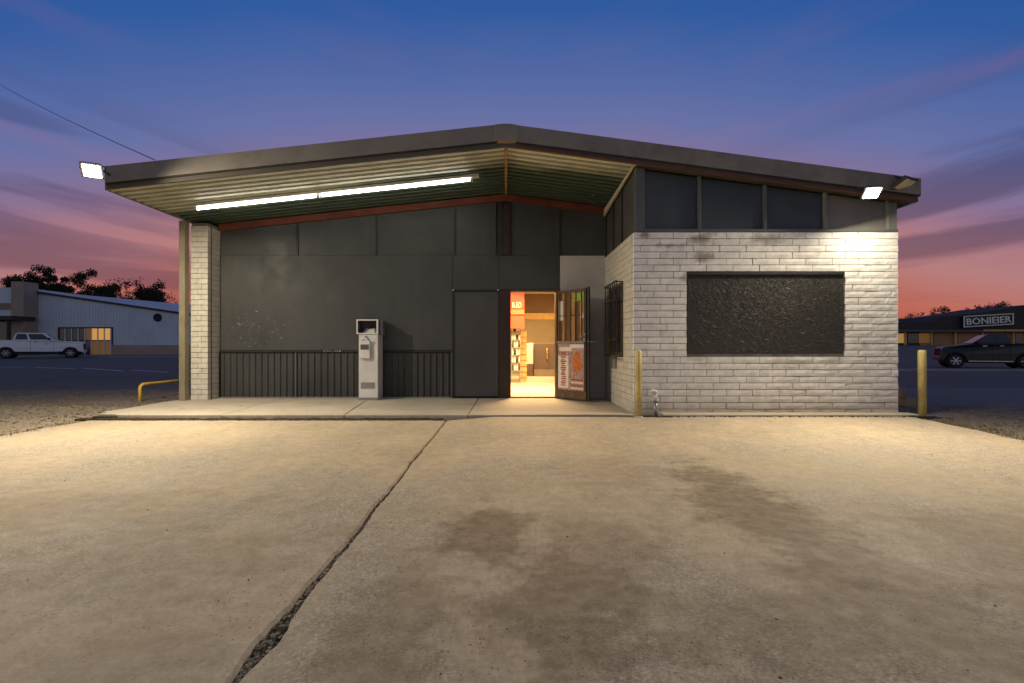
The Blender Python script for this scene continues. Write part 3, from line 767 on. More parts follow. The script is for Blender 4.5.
# red oxide beam under the deck
for sx_, x1 in ((-1, -5.73), (1, XS-.02)):
    mb = MB(); mb.prism([(0.0, RID-.14), (x1, soff(x1)-.14), (x1, soff(x1)-.012), (0.0, RID-.012)], 'y', YB-.055, YB+.008); mb.build('eave_beam', M['rustbeam'], store)

# ---- roof: deck with ribs, sheets on top, fascia
YR0 = 7.80
def deck_side(x0, x1):
    mb = MB(); prof = []; y = YR0+.06; p = .185
    while y < 10.4:
        prof += [(y, 0), (y+.09, 0), (y+.098, .085), (y+.176, .085)]; y += p
    prof.append((y, 0)); n = len(prof)
    for x in (x0, x1):
        for yy, dz in prof: mb.v.append((x, yy, soff(x)+dz))
    for i in range(n-1): mb.f.append((i, i+1, n+i+1, n+i))
    return mb.build('roof_deck', M['deck'], store, fixn=False)
XRL, XRR = -6.12, 6.26
deck_side(XRL, 0); deck_side(0, XS+.02)
mb = MB(); mb.prism([(XS+.03, soff(XS)+.002), (XRR, soff(XRR)+.002), (XRR, soff(XRR)+.03), (XS+.03, soff(XS)+.03)], 'y', YR0+.06, YEND+.3); mb.build('soffit_board', M['fascia_dark'], store)
for x0, x1 in ((XRL, 0), (0, XRR)):
    mb = MB(); mb.prism([(x0, soff(x0)+.10), (x1, soff(x1)+.10), (x1, soff(x1)+.29), (x0, soff(x0)+.29)], 'y', YR0+.05, YEND+.3)
    mb.build('roof_slope', M['roof'], store)
FT, FM, FB = .335, .085, .0
def fas(name, x0, x1, lo, hi, y0, y1, mat, parent=None):
    mb = MB(); mb.prism([(x0, soff(x0)+lo), (x1, soff(x1)+lo), (x1, soff(x1)+hi), (x0, soff(x0)+hi)], 'y', y0, y1); return mb.build(name, mat, parent or store, bevel=.003)
fas('fascia', XRL+.02, -.16, FM, FT, YR0-.02, YR0+.045, M['fascia']); fas('fascia', .17, XRR+.05, FM, FT, YR0-.02, YR0+.045, M['fascia'])
fas('lower_fascia', XRL+.03, -.001, -.005, FM-.012, YR0+.012, YR0+.055, M['fascia_dark']); fas('lower_fascia', .001, XRR+.02, -.005, FM-.012, YR0+.012, YR0+.055, M['fascia_dark'])
fas('drip_edge', XRL+.02, -.16, FM-.022, FM-.003, YR0-.012, YR0+.01, M['blacktrim']); fas('drip_edge', .17, XRR+.05, FM-.022, FM-.003, YR0-.012, YR0+.01, M['blacktrim'])
fas('trim_line', .1, XRR+.02, -.004, .018, YR0-.004, YR0+.011, M['rustbeam'])
mb = MB(); mb.prism([(-.165, soff(-.165)+FM+.0), (.175, soff(.175)+FM), (.175, soff(.175)+FT+.004), (.06, RID+FT-.002), (-.06, RID+FT-.002), (-.165, soff(-.165)+FT+.004)], 'y', YR0-.026, YR0+.04)
mb.build('ridge_cap', M['fascia'], store, bevel=.004)
MB().box(-.13, .15, YR0-.022, YR0+.011, RID+.045, RID+.078).build('ridge_plate', M['wood'], store)
MB().box(-.022, .022, YR0+.07, YB-.06, RID-.035, RID-.006).build('ridge_strip', M['wood'], store)
for x, nm in ((XRL+.0, 'eave_trim'), (XRR+.03, 'eave_trim')):
    MB().box(x-.03, x+.03, YR0+.05, YEND+.3, soff(x)-.004, soff(x)+FT-.01).build(nm, M['fascia'], store)

# ---- barred window on the return wall
wy0, wy1, wz0, wz1 = 8.66, 9.62, .98, 2.17
wn_ = MB().box(XS-.012, XS+.02, wy0, wy1, wz0, wz1).build('side_window', M['shopglass'], store)
mb = MB()
for z in (wz0, wz1): mb.box(XS-.03, XS-.004, wy0-.03, wy1+.03, z-.03, z+.03)
for y in (wy0, wy1): mb.box(XS-.03, XS-.004, y-.03, y+.03, wz0+.031, wz1-.031)
mb.build('window_frame', M['dooriron'], wn_)
for i in range(7):
    y = wy0-.02+(wy1-wy0+.04)*i/6
    MB().bar((XS-.11, y, wz0-.05), (XS-.11, y, wz1+.05), .018, .018, (1, 0, 0)).build('security_bar', M['darkmetal'], wn_)
for z in (wz0-.05, wz0+.25, wz1-.25, wz1+.05):
    MB().bar((XS-.121, wy0-.04, z), (XS-.121, wy1+.04, z), .012, .03).build('security_rail', M['darkmetal'], wn_)
for y in (wy0-.02, wy1+.02):
    for z in (wz0-.04, wz1+.04): MB().bar((XS-.115, y, z), (XS+.0, y, z), .016, .016).build('bracket', M['darkmetal'], wn_)
MB().box(XS-.07, XS-.004, 9.12, 9.28, .72, .90).build('meter_box', M['greymetal'], store, bevel=.006)

# ---- open security door leaf
hinge = Vector((1.0, YB-.06, 0)); tip = Vector((1.50, 9.52, 0)); dd = (tip-hinge); LW = dd.length; dn = dd.normalized(); nn = Vector((-dn.y, dn.x, 0))
if nn.dot(Vector((-1, -1, 0))) < 0: nn = -nn      # visible face looks to the front left
def leafbox(a0, a1, z0, z1, t0, t1):
    P = []
    for z in (z0, z1):
        for a, t in ((a0, t0), (a1, t0), (a1, t1), (a0, t1)): P.append(hinge+dn*a+nn*t+Vector((0, 0, z)))
    return MB().hexa(P)
Z0, Z1 = SL+.025, 2.20
leaf = leafbox(0, LW, Z0, Z0+.16, -.02, .02).build('security_door', M['dooriron'], store)
leafbox(0, .05, Z0+.161, Z1, -.02, .02).build('stile', M['dooriron'], leaf); leafbox(LW-.055, LW, Z0+.161, Z1, -.02, .02).build('stile', M['darkmetal'], leaf)
leafbox(LW+.002, LW+.055, Z0, Z1+.02, -.035, -.004).build('lock_edge', M['darkmetal'], leaf)
leafbox(.051, LW-.056, Z1-.05, Z1, -.02, .02).build('top_rail', M['dooriron'], leaf)
leafbox(.051, LW-.056, 1.17, 1.215, -.015, .028).build('push_bar', M['greymetal'], leaf)
nsl = 6
for i in range(nsl):
    a0 = .055+(LW-.115)*i/nsl
    leafbox(a0+.006, a0+(LW-.115)/nsl-.006, 1.217, Z1-.052, -.012, .004+.004*(i % 2)).build('slat', M['wood'] if i % 2 else M['slatdark'], leaf)
def posterm():
    t = NT('printed_poster')
    n = t.noise(1, 4, .7, vec=t.mapv((34, 34, 24)))
    c = t.ramp(n, [(.30, (.05, .03, .04)), (.42, (.30, .08, .08)), (.48, (.46, .38, .32)), (.54, (.30, .12, .12)), (.60, (.62, .56, .48)), (.7, (.16, .10, .14))]); t.col(c); t.rough(.45); return t.m
M['poster'] = posterm()
M['paper'] = M_simple('white_paper', (.74,.70,.60), .7, var=.08)
M['green_sticker'] = M_simple('green_sticker', (.32,.42,.06), .6, var=.5, vscale=30)
M['orange_print'] = M_simple('orange_print', (.55,.17,.035), .5, var=.3, vscale=15)
M['red_print'] = M_simple('red_print', (.34,.06,.05), .5, var=.3)
pst = leafbox(.053, LW-.058, Z0+.163, 1.168, -.012, .006).build('poster', M['poster'], leaf)
leafbox(.07, .36, Z0+.20, .93, .007, .009).build('poster_strip', M['paper'], leaf)
for k in range(16):
    zc = Z0+.24+k*.042; leafbox(.14+.03*random.random(), .25+.05*random.random(), zc, zc+.018+.014*random.random(), .010, .012).build('lettering', M['red_print'], leaf)
mb = MB(); P = []
for i in range(20):
    a = 2*math.pi*i/20; P.append((.60+.125*math.cos(a)*(1-.18*math.sin(a)), .82+.20*math.sin(a)))
vs = [hinge+dn*a+nn*t+Vector((0, 0, z)) for t in (.007, .010) for a, z in P]
mb.add(vs, [tuple(range(20)), tuple(range(39, 19, -1))]+[(i, (i+1) % 20, 20+(i+1) % 20, 20+i) for i in range(20)]); mb.build('printed_oval', M['orange_print'], leaf)
for k in range(4): leafbox(.42, .76, .30+k*.055, .325+k*.055, .007, .009).build('lettering', M['red_print'] if k % 2 else M['paper'], leaf)
leafbox(.10, .45, 1.02, 1.10, .007, .009).build('lettering', M['paper'], leaf); leafbox(.40, .78, 1.08, 1.15, .0075, .0095).build('lettering', M['paper'], leaf)
leafbox(.10, .22, 1.62, 2.0, .014, .017).build('paper_note', M['paper'], leaf)
leafbox(.50, .80, 1.97, 2.13, .014, .017).build('sticker', M['green_sticker'], leaf)
leafbox(.70, .78, 1.64, 1.74, .014, .017).build('sticker', M['paper'], leaf)
for k in range(5):
    a_ = .13+.15*k; leafbox(a_, a_+.014, 1.218, Z1-.052, .024, .036).build('security_bar', M['darkmetal'], leaf)
leafbox(.08, LW-.08, 1.70, 1.715, .014, .022).build('crossbar', M['dooriron'], leaf)
leafbox(LW-.05, LW-.012, 1.20, 1.36, .02, .03).build('lock_plate', M['greymetal'], leaf)
mb = MB(); c0 = hinge+dn*(LW-.03)+Vector((0, 0, 1.30)); mb.tube([c0+nn*.02, c0+nn*.07, c0+nn*.075-dn*.1], .010, 8); mb.build('handle', M['greymetal'], leaf, smooth=True)
for k in (.25, .55): leafbox(LW*k, LW*k+.02, Z0+.05, Z0+.07, .021, .026).build('screw', M['greymetal'], leaf)
mb = MB(); mb.tube([hinge+dn*(LW+.03)+Vector((0, 0, 1.205)), (XS-.13, 9.50, 1.19)], .009, 8); mb.build('stay_rod', M['greymetal'], leaf, smooth=True)

# ---- room behind the door
M['rfloor'] = M_simple('cream_floor_tile', (.62,.55,.40), .5, var=.1, vscale=1.5)
M['rwall'] = M_simple('beige_wall', (.50,.40,.25), .8, var=.1, vscale=1.2)
M['rbrown'] = M_simple('brown_board', (.17,.105,.065), .7, var=.15, vscale=2)
M['pine'] = M_simple('pine_wood', (.60,.40,.15), .6, var=.2, vscale=5)
M['red'] = M_simple('red_board', (.60,.075,.025), .5, var=.12, vscale=2)
M['ctr'] = M_simple('brown_grey_laminate', (.12,.085,.07), .45, var=.15)
M['ctrbase'] = M_simple('grey_plinth', (.24,.19,.14), .6)
M['brass'] = M_simple('brass', (.7,.45,.12), .3, metal=.8)
RX0, RX1, RY0, RY1, RZ = -3.0, 4.0, YB+.145, 19.6, 2.75
MB().box(RX0, RX1, RY0, RY1, 0, SL+.005).build('room_floor', M['rfloor'], store)
MB().box(RX0, RX1, RY0, RY1, RZ, RZ+.05).build('room_ceiling', M['rwall'], store)
MB().box(RX0, RX1, RY1, RY1+.1, 0, RZ).build('room_wall', M['rwall'], store)
MB().box(RX0-.1, RX0, RY0, RY1, 0, RZ).build('room_wall', M['rwall'], store); MB().box(RX1, RX1+.1, RY0, RY1, 0, RZ).build('room_wall', M['rwall'], store)
bm_ = MB(); bm_.box(RX0, .09, RY0-.004, RY0+.02, 0, RZ); bm_.box(1.0, RX1, RY0-.004, RY0+.02, 0, RZ); bm_.box(.09, 1.0, RY0-.004, RY0+.02, 2.25, RZ)
bm_.build('room_wall', M['rwall'], store)
MB().box(.48, RX1-.01, 16.0, 16.12, 1.96, 2.15).build('pine_header', M['pine'], store, bevel=.004)
MB().box(.48, RX1-.01, 16.03, 16.10, 2.152, RZ-.005).build('bulkhead_board', M['rbrown'], store)
MB().box(.44, .52, 15.98, 16.14, SL+.006, RZ-.004).build('pine_post', M['pine'], store)
ct = thing('service_counter', 'dark brown counter with grey plinth seen through the open doorway', 'counter', (1.6, 17.5, SL+.005))
MB().box(.96, 2.9, 17.42, 18.1, .33, 1.21).build('body', M['ctr'], ct, bevel=.006); MB().box(.95, 2.9, 17.40, 18.1, SL+.006, .328).build('plinth', M['ctrbase'], ct)
mb = MB(); mb.tube([(1.40, 17.40, 1.04), (1.40, 17.36, .98), (1.40, 17.36, .72), (1.40, 17.40, .66)], .03, 8); mb.build('pull_handle', M['brass'], ct, smooth=True)
wb = thing('storage_bin', 'white bin with dark base left of the brown counter', 'bin', (.82, 17.6, SL+.005))
MB().box(.70, .935, 17.5, 17.9, .5, 1.22).build('body', M['paper'], wb, bevel=.01); MB().box(.71, .93, 17.51, 17.9, SL+.006, .498).build('base', M['rbrown'], wb)
rs = thing('wall_sign', 'red board sign with white letters inside the doorway', 'sign', (.3, 14.0, 1.6))
MB().box(-.9, .50, 14.0, 14.05, 1.60, 2.70).build('board', M['red'], rs); MB().box(-.9, .495, 13.93, 13.998, 1.98, 2.10).build('ledge', M['orange_print'], rs)
def text_mesh(name, s, size, mat, parent, loc, depth=.01, rot=(R(90), 0, 0), align='LEFT', sx=1.0):
    cu = bpy.data.curves.new(name, 'FONT'); cu.body = s; cu.size = size; cu.extrude = depth; cu.align_x = align; cu.resolution_u = 2; cu.offset = size*.012
    o = bpy.data.objects.new(name, cu); COL.objects.link(o)
    me = bpy.data.meshes.new_from_object(o.evaluated_get(bpy.context.evaluated_depsgraph_get())); bpy.data.objects.remove(o)
    me.materials.clear(); me.materials.append(mat)
    p = bpy.data.objects.new(name, me); COL.objects.link(p)
    if parent is not None: p.parent = parent; p.location = Vector(loc)-Vector(ROOTOFF.get(parent.name, (0,0,0)))
    else: p.location = loc
    p.rotation_euler = rot; p.scale = (sx, 1, 1); return p
text_mesh('lettering', 'B.ED', .21, M['paper'], rs, (.165, 13.985, 2.17), sx=.62)
rk = thing('wire_rack', 'wire rack of bottles standing left inside the doorway', 'rack', (.25, 14.4, SL+.005))
for x in (.16, .40):
    for y in (14.35, 14.75): MB().bar((x, y, SL+.006), (x, y, 1.68), .02, .02, (1, 0, 0)).build('upright', M['greymetal'], rk)
bt = MB()
for k in range(6):
    z = .42+.215*k; MB().box(.14, .42, 14.33, 14.77, z, z+.018).build('shelf', M['greymetal'], rk)
BOT = MB().lathe([(.028, 0), (.03, .01), (.03, .10), (.012, .13), (.012, .16)], 10).mesh('bottle', M['paper'], smooth=True)
BOT2 = MB().lathe([(.028, 0), (.03, .01), (.03, .10), (.012, .13), (.012, .16)], 10).mesh('bottle', M['darkmetal'], smooth=True)
for k in range(6):
    for i in range(4):
        inst('bottle', BOT if (k+i) % 3 else BOT2, (.18+.066*i, 14.38, .442+.215*k), rk)
ws = thing('wooden_shelf', 'slatted orange wood shelf beside the wire rack inside the doorway', 'shelf', (.5, 15.2, SL+.005))
MB().box(.42, .60, 15.0, 15.03, SL+.006, 1.55).build('side_panel', M['pine'], ws)
for k in range(8): MB().box(.38, .61, 14.96, 14.998, .2+.17*k, .30+.17*k).build('slat', M['pine'], ws, bevel=.004)
cl_ = thing('ceiling_light', 'lit ceiling panel inside the store room', 'light', (.6, 12.2, RZ))
MB().box(.0, 1.2, 11.6, 12.8, RZ-.05, RZ-.004).build('frame', M['whitemetal'], cl_)
MB().box(.03, 1.17, 11.63, 12.77, RZ-.058, RZ-.051).build('diffuser', M_emit('lit_diffuser', (1, .72, .38), 5.0), cl_)
for i, (x, y, p) in enumerate(((.6, 12.2, ROOM), (1.0, 16.8, ROOM*.35))):
    ad = bpy.data.lights.new('room_light', 'AREA'); ad.energy = p; ad.color = (1, .66, .32); ad.size = 1.1
    ao = bpy.data.objects.new('room_light', ad); COL.objects.link(ao); ao.location = (x, y, RZ-.07)
c2_ = thing('ceiling_light', 'lit ceiling panel above the store counter', 'light', (1.0, 16.8, RZ))
MB().box(.45, 1.55, 16.3, 17.3, RZ-.05, RZ-.004).build('frame', M['whitemetal'], c2_)
MB().box(.48, 1.52, 16.33, 17.27, RZ-.058, RZ-.051).build('diffuser', bpy.data.materials['lit_diffuser'], c2_)

# ------------------------------------------------------------------ lamps
def spot(loc, aim, power, w, h, col):
    d = bpy.data.lights.new('flood_lamp', 'AREA'); d.energy = power; d.color = col; d.shape = 'RECTANGLE'; d.size = w; d.size_y = h
    o = bpy.data.objects.new('flood_lamp', d); COL.objects.link(o); o.location = loc
    o.rotation_euler = Vector(aim).to_track_quat('-Z', 'Y').to_euler(); return o
def flood(label, c, face, anchor, w, h, lit, up=(0, 0, 1)):
    t = thing('flood_light', label, 'flood light', tuple(c), group='flood lights under the roof corners')
    c = Vector(c); n = Vector(face).normalized(); sd = n.cross(Vector(up)).normalized(); u = sd.cross(n).normalized()
    def bx(w_, h_, t0, t1, ws=1.0):
        P = []
        for tt, k in ((t0, ws), (t1, 1.0)):
            for i, j in ((-1,-1),(1,-1),(1,1),(-1,1)): P.append(c+sd*(i*w_/2*k)+u*(j*h_/2*k)+n*tt)
        return MB().hexa(P)
    bx(w, h, -.07, 0, .72).build('housing', M['fascia_dark'], t, bevel=.006)
    bx(w*.74, h*.74, .002, .010).build('lens', M['lens'] if lit else M['lens_off'], t)
    mb = MB()
    for i in (-1, 1): mb.tube([c+sd*(i*(w/2+.006))-n*.03, c+sd*(i*(w/2+.006))-n*.14], .008, 6)
    mb.bar(c-sd*(w/2+.01)-n*.14, c+sd*(w/2+.01)-n*.14, .02, .012); mb.build('yoke', M['darkmetal'], t)
    mb = MB(); mb.tube([c-n*.14, Vector(anchor)], .014, 8); mb.build('mounting_arm', M['darkmetal'], t)
    return n
def beam(loc, aim, power, col):
    d = bpy.data.lights.new('flood_beam', 'SPOT'); d.energy = power; d.color = col; d.spot_size = R(165); d.spot_blend = 1.0; d.shadow_soft_size = .08
    o = bpy.data.objects.new('flood_beam', d); COL.objects.link(o); o.location = loc
    o.rotation_euler = (Vector(aim)-Vector(loc)).to_track_quat('-Z', 'Y').to_euler()
pl = Vector(px(92, 171, 7.35)); fl_ = (.30, -.55, -.78)
flood('lit flood light on the left end of the roof fascia', pl, fl_, (XRL+.10, YR0-.01, soff(XRL)+.20), .27, .26, True)
spot(pl+Vector((0, -.02, -.12)), (.0, -.04, -1.0), FLOOD_L, .15, .12, FLOOD_COL)
beam(pl+Vector(fl_).normalized()*.06, (.3, 2.2, 0), BEAM_L, FLOOD_COL)
pr = Vector(px(872, 193, 7.44)); fr_ = (-.10, -.60, -.80)
flood('lit flood light shining on the right side of the brick wall', pr, fr_, (5.62, YR0+.0, soff(5.6)+.12), .25, .22, True)
spot(pr+Vector((0, -.01, -.10)), (.22, -.40, -.90), FLOOD_R, .16, .12, FLOOD_COL)
beam(pr+Vector(fr_).normalized()*.06, (1.8, 1.6, 0), BEAM_R, FLOOD_COL)
po = Vector(px(905, 184.5, 7.72)); flood('unlit flood light on the right roof corner', po, (.25, -.42, -.85), (XRR-.05, YR0+.02, soff(XRR)+.20), .38, .26, False)
# fluorescent strip along the deck
tl = thing('fluorescent_strip', 'long lit fluorescent strip mounted under the porch deck', 'strip light', tuple(px(340, 189, 8.86)))
ty = 8.90; xa, xb = X_(197, ty), X_(479, ty)
def tz(x): return soff(x)-.005
mb = MB(); mb.bar((xa, ty, tz(xa)-.03), (xb, ty, tz(xb)-.03), .12, .05); mb.build('batten_housing', M['whitemetal'], tl, bevel=.004)
xm = X_(319, ty)
for a, b in ((xa+.02, xm-.05), (xm+.05, X_(470, ty))):
    mb = MB(); mb.tube([(a, ty-.01, tz(a)-.085), (b, ty-.01, tz(b)-.085)], .025, 12); mb.build('tube', M['tube'], tl, smooth=True)
for x in (xa, xm, X_(472, ty)): MB().box(x-.012, x+.012, ty-.035, ty+.035, tz(x)-.115, tz(x)-.05).build('lamp_holder', M['whitemetal'], tl)

# ------------------------------------------------------------------ pedestal machine in front of the black wall
pm = thing('pedestal_kiosk', 'white metal pedestal kiosk with open display head against black wall', 'kiosk', (-2.65, 9.95, SL))
PYF = 9.84
MB().box(-2.83, -2.46, PYF, YB-.04, SL, 1.345).build('pedestal', M['whitemetal'], pm, bevel=.008)
mb = MB(); hx0, hx1, hz0, hz1, hy = -2.87, -2.455, 1.35, 1.63, PYF-.015
mb.box(hx0, hx1, hy, hy+.03, hz1-.022, hz1); mb.box(hx0, hx1, hy, hy+.03, hz0, hz0+.022)
mb.box(hx0, hx0+.022, hy, hy+.03, hz0+.0225, hz1-.0225); mb.box(hx1-.03, hx1, hy, hy+.03, hz0+.0225, hz1-.0225)
mb.build('head_frame', M['whitemetal'], pm)
mb = MB(); mb.box(hx0+.004, hx0+.02, hy+.031, YB-.05, hz0, hz1-.003); mb.box(hx1-.02, hx1-.004, hy+.031, YB-.05, hz0, hz1-.003)
mb.box(hx0+.021, hx1-.021, hy+.031, YB-.05, hz1-.018, hz1-.003); mb.box(hx0+.021, hx1-.021, hy+.031, YB-.05, hz0, hz0+.015); mb.box(hx0+.021, hx1-.021, YB-.07, YB-.05, hz0+.016, hz1-.019)
mb.build('head_box', M['greymetal'], pm)
MB().box(hx0+.05, hx1-.07, YB-.16, YB-.14, hz0+.02, hz1-.03).build('display_panel', M['bluetrim'], pm)
mb = MB(); mb.hexa([(hx0+.10, 9.92, hz0+.017), (hx1-.09, 9.92, hz0+.017), (hx1-.09, 10.06, hz0+.017), (hx0+.10, 10.06, hz0+.017), (hx0+.13, 9.98, hz0+.10), (hx1-.10, 9.98, hz0+.10), (hx1-.10, 10.05, hz0+.12), (hx0+.13, 10.05, hz0+.12)]); mb.build('paper_stack', M['whitemetal'], pm)
MB().box(hx0+.18, hx1-.14, 10.0, 10.03, hz0+.13, hz0+.17).build('clip', M['blacktrim'], pm)
MB().box(hx1+.002, hx1+.05, PYF+.14, YB-.05, hz0-.02, hz1-.01).build('side_box', M['greymetal'], pm, bevel=.004)
MB().box(-2.795, -2.60, PYF-.06, PYF-.002, .88, 1.22).build('coin_box', M['whitemetal'], pm, bevel=.008)
mb = MB(); mb.tube([(-2.69, PYF, 1.27), (-2.69, PYF-.06, 1.27), (-2.69, PYF-.07, 1.255), (-2.61, PYF-.075, 1.25)], .014, 8); mb.tube([(-2.69, PYF-.07, 1.255), (-2.76, PYF-.075, 1.235)], .012, 8)
mb.build('lever_handle', M['chrome'], pm, smooth=True)
MB().lathe([(.03, -.006), (.03, 0)], 14, 'y', (-2.69, PYF-.002, 1.29)).build('lever_plate', M['chrome'], pm)
MB().box(-2.78, -2.62, PYF-.064, PYF-.061, 1.05, 1.15).build('instruction_label', M['bluetrim'], pm)
MB().box(-2.79, -2.52, PYF-.004, PYF-.001, .30, .42).build('maker_plate', M['greymetal'], pm)
MB().box(-2.835, -2.455, PYF-.006, PYF+.02, SL, SL+.05).build('base_plate', M['greymetal'], pm)
MB().lathe([(.012, -.01), (.012, 0)], 10, 'y', (-2.56, PYF-.002, .98)).build('key_lock', M['chrome'], pm)

# ------------------------------------------------------------------ bollards, standpipe, rail, blocks
def bollard(x, y, zb, top, r, label):
    t = thing('bollard', label, 'bollard', (x, y, zb), group='yellow bollards at the corners of the brick bay')
    MB().lathe([(r*1.0, 0), (r, top-zb-.03), (r*.93, top-zb-.01), (r*.6, top-zb)], 20, 'z', (x, y, zb)).build('post', M['yellow'], t, smooth=True)
    MB().lathe([(r*1.6, -.03), (r*1.6, .008), (r*1.3, .018), (r*1.01, .02)], 16, 'z', (x, y, zb)).build('collar', M['slab'], t)
bollard(1.985, 7.68, .05, Z_(350, 7.68), .048, 'slim pale yellow bollard at the left corner of the brick bay')
bollard(X_(922, 7.95), 7.95, -.04, Z_(350, 7.95), .058, 'yellow bollard standing free at the right end of the brick wall')
sp_t = thing('standpipe', 'short grey pipe with valve head standing before the brick wall', 'pipe', (2.28, 7.80, .05))
mb = MB(); mb.tube([(2.28, 7.80, .0), (2.28, 7.80, .27)], .026, 12); mb.build('pipe', M['greymetal'], sp_t, smooth=True)
mb = MB(); mb.tube([(2.28, 7.80, .27), (2.28, 7.80, .30)], .038, 12); mb.build('coupling', M['greymetal'], sp_t, smooth=True)
mb = MB(); mb.tube([(2.28, 7.80, .30), (2.28, 7.80, .40)], .022, 12); mb.build('riser', M['whitemetal'], sp_t, smooth=True)
mb = MB(); mb.tube([(2.29, 7.80, .40), (2.275, 7.80, .425), (2.24, 7.80, .43), (2.215, 7.80, .41)], .034, 12); mb.build('valve_head', M['whitemetal'], sp_t, smooth=True)
gr = thing('guard_rail', 'bent yellow pipe guard rail beside the left pillar', 'rail', (-7.33, 10.25, 0))
gx = -7.33; gz = EYE-.775
mb = MB(); mb.tube([(gx, 10.25, -.1), (gx, 10.25, gz-.08), (gx, 10.27, gz-.03), (gx, 10.33, gz), (gx+.02, 15.2, gz)], .031, 12); mb.build('rail_pipe', M['yellow2'], gr, smooth=True)
for y in (12.6, 15.15): MB().lathe([(.033, -.1), (.033, gz-.02)], 12, 'z', (gx+.01, y, 0)).build('post', M['yellow2'], gr, smooth=True)
sw = thing('stone_wall', 'low tan stone block wall behind the right bollard', 'wall', (7.9, 10.1, H(8, 10)))
xw = X_(891, 10.1); hh = H(8, 10.1)-.04
for r in range(2):
    for i in range(3):
        a = xw-.75+.42*i-(.2 if r else 0); o = MB().box(a+.006, a+.412, 10.1-.004*i, 10.42, hh+.21*r, hh+.205+.21*r).build('stone', M['stone'], sw, bevel=.015)
wire = MB(); P = [Vector(px(-60, 42, 30)), Vector(px(155, 160, 9.3))]
pts = []
for k in range(25):
    f = k/24; p = P[0].lerp(P[1], f); p.z -= .35*4*f*(1-f); pts.append(p)
wire.tube(pts, .008, 6); tag(wire.build('overhead_wire', M['wire'], smooth=True), 'thin black service wire running to the left roof edge', 'wire')

# ------------------------------------------------------------------ vehicles
def wheel_parts(t, x, y, r, w, rimm):
    s = 1 if y > 0 else -1
    tyre = MB().lathe([(r*.62, -w/2), (r*.93, -w/2), (r, -w*.32), (r, w*.32), (r*.93, w/2), (r*.62, w/2)], 26, 'y', (x, y, r))
    o = tyre.build('wheel', M['rubber'], t, smooth=False)
    mb = MB(); mb.lathe([(r*.61, -.03*s), (r*.60, .0), (r*.5, -.03*s)], 22, 'y', (x, y+s*w*.53, r))
    mb.lathe([(r*.16, -.02), (r*.16, .02)], 12, 'y', (x, y+s*(w*.53), r))
    for k in range(6):
        a = 2*math.pi*k/6; mb.bar((x+math.cos(a)*r*.1, y+s*w*.53, r+math.sin(a)*r*.1), (x+math.cos(a)*r*.58, y+s*w*.53, r+math.sin(a)*r*.58), r*.17, .03, (0, 1, 0))
    mb.build('rim', rimm, o)
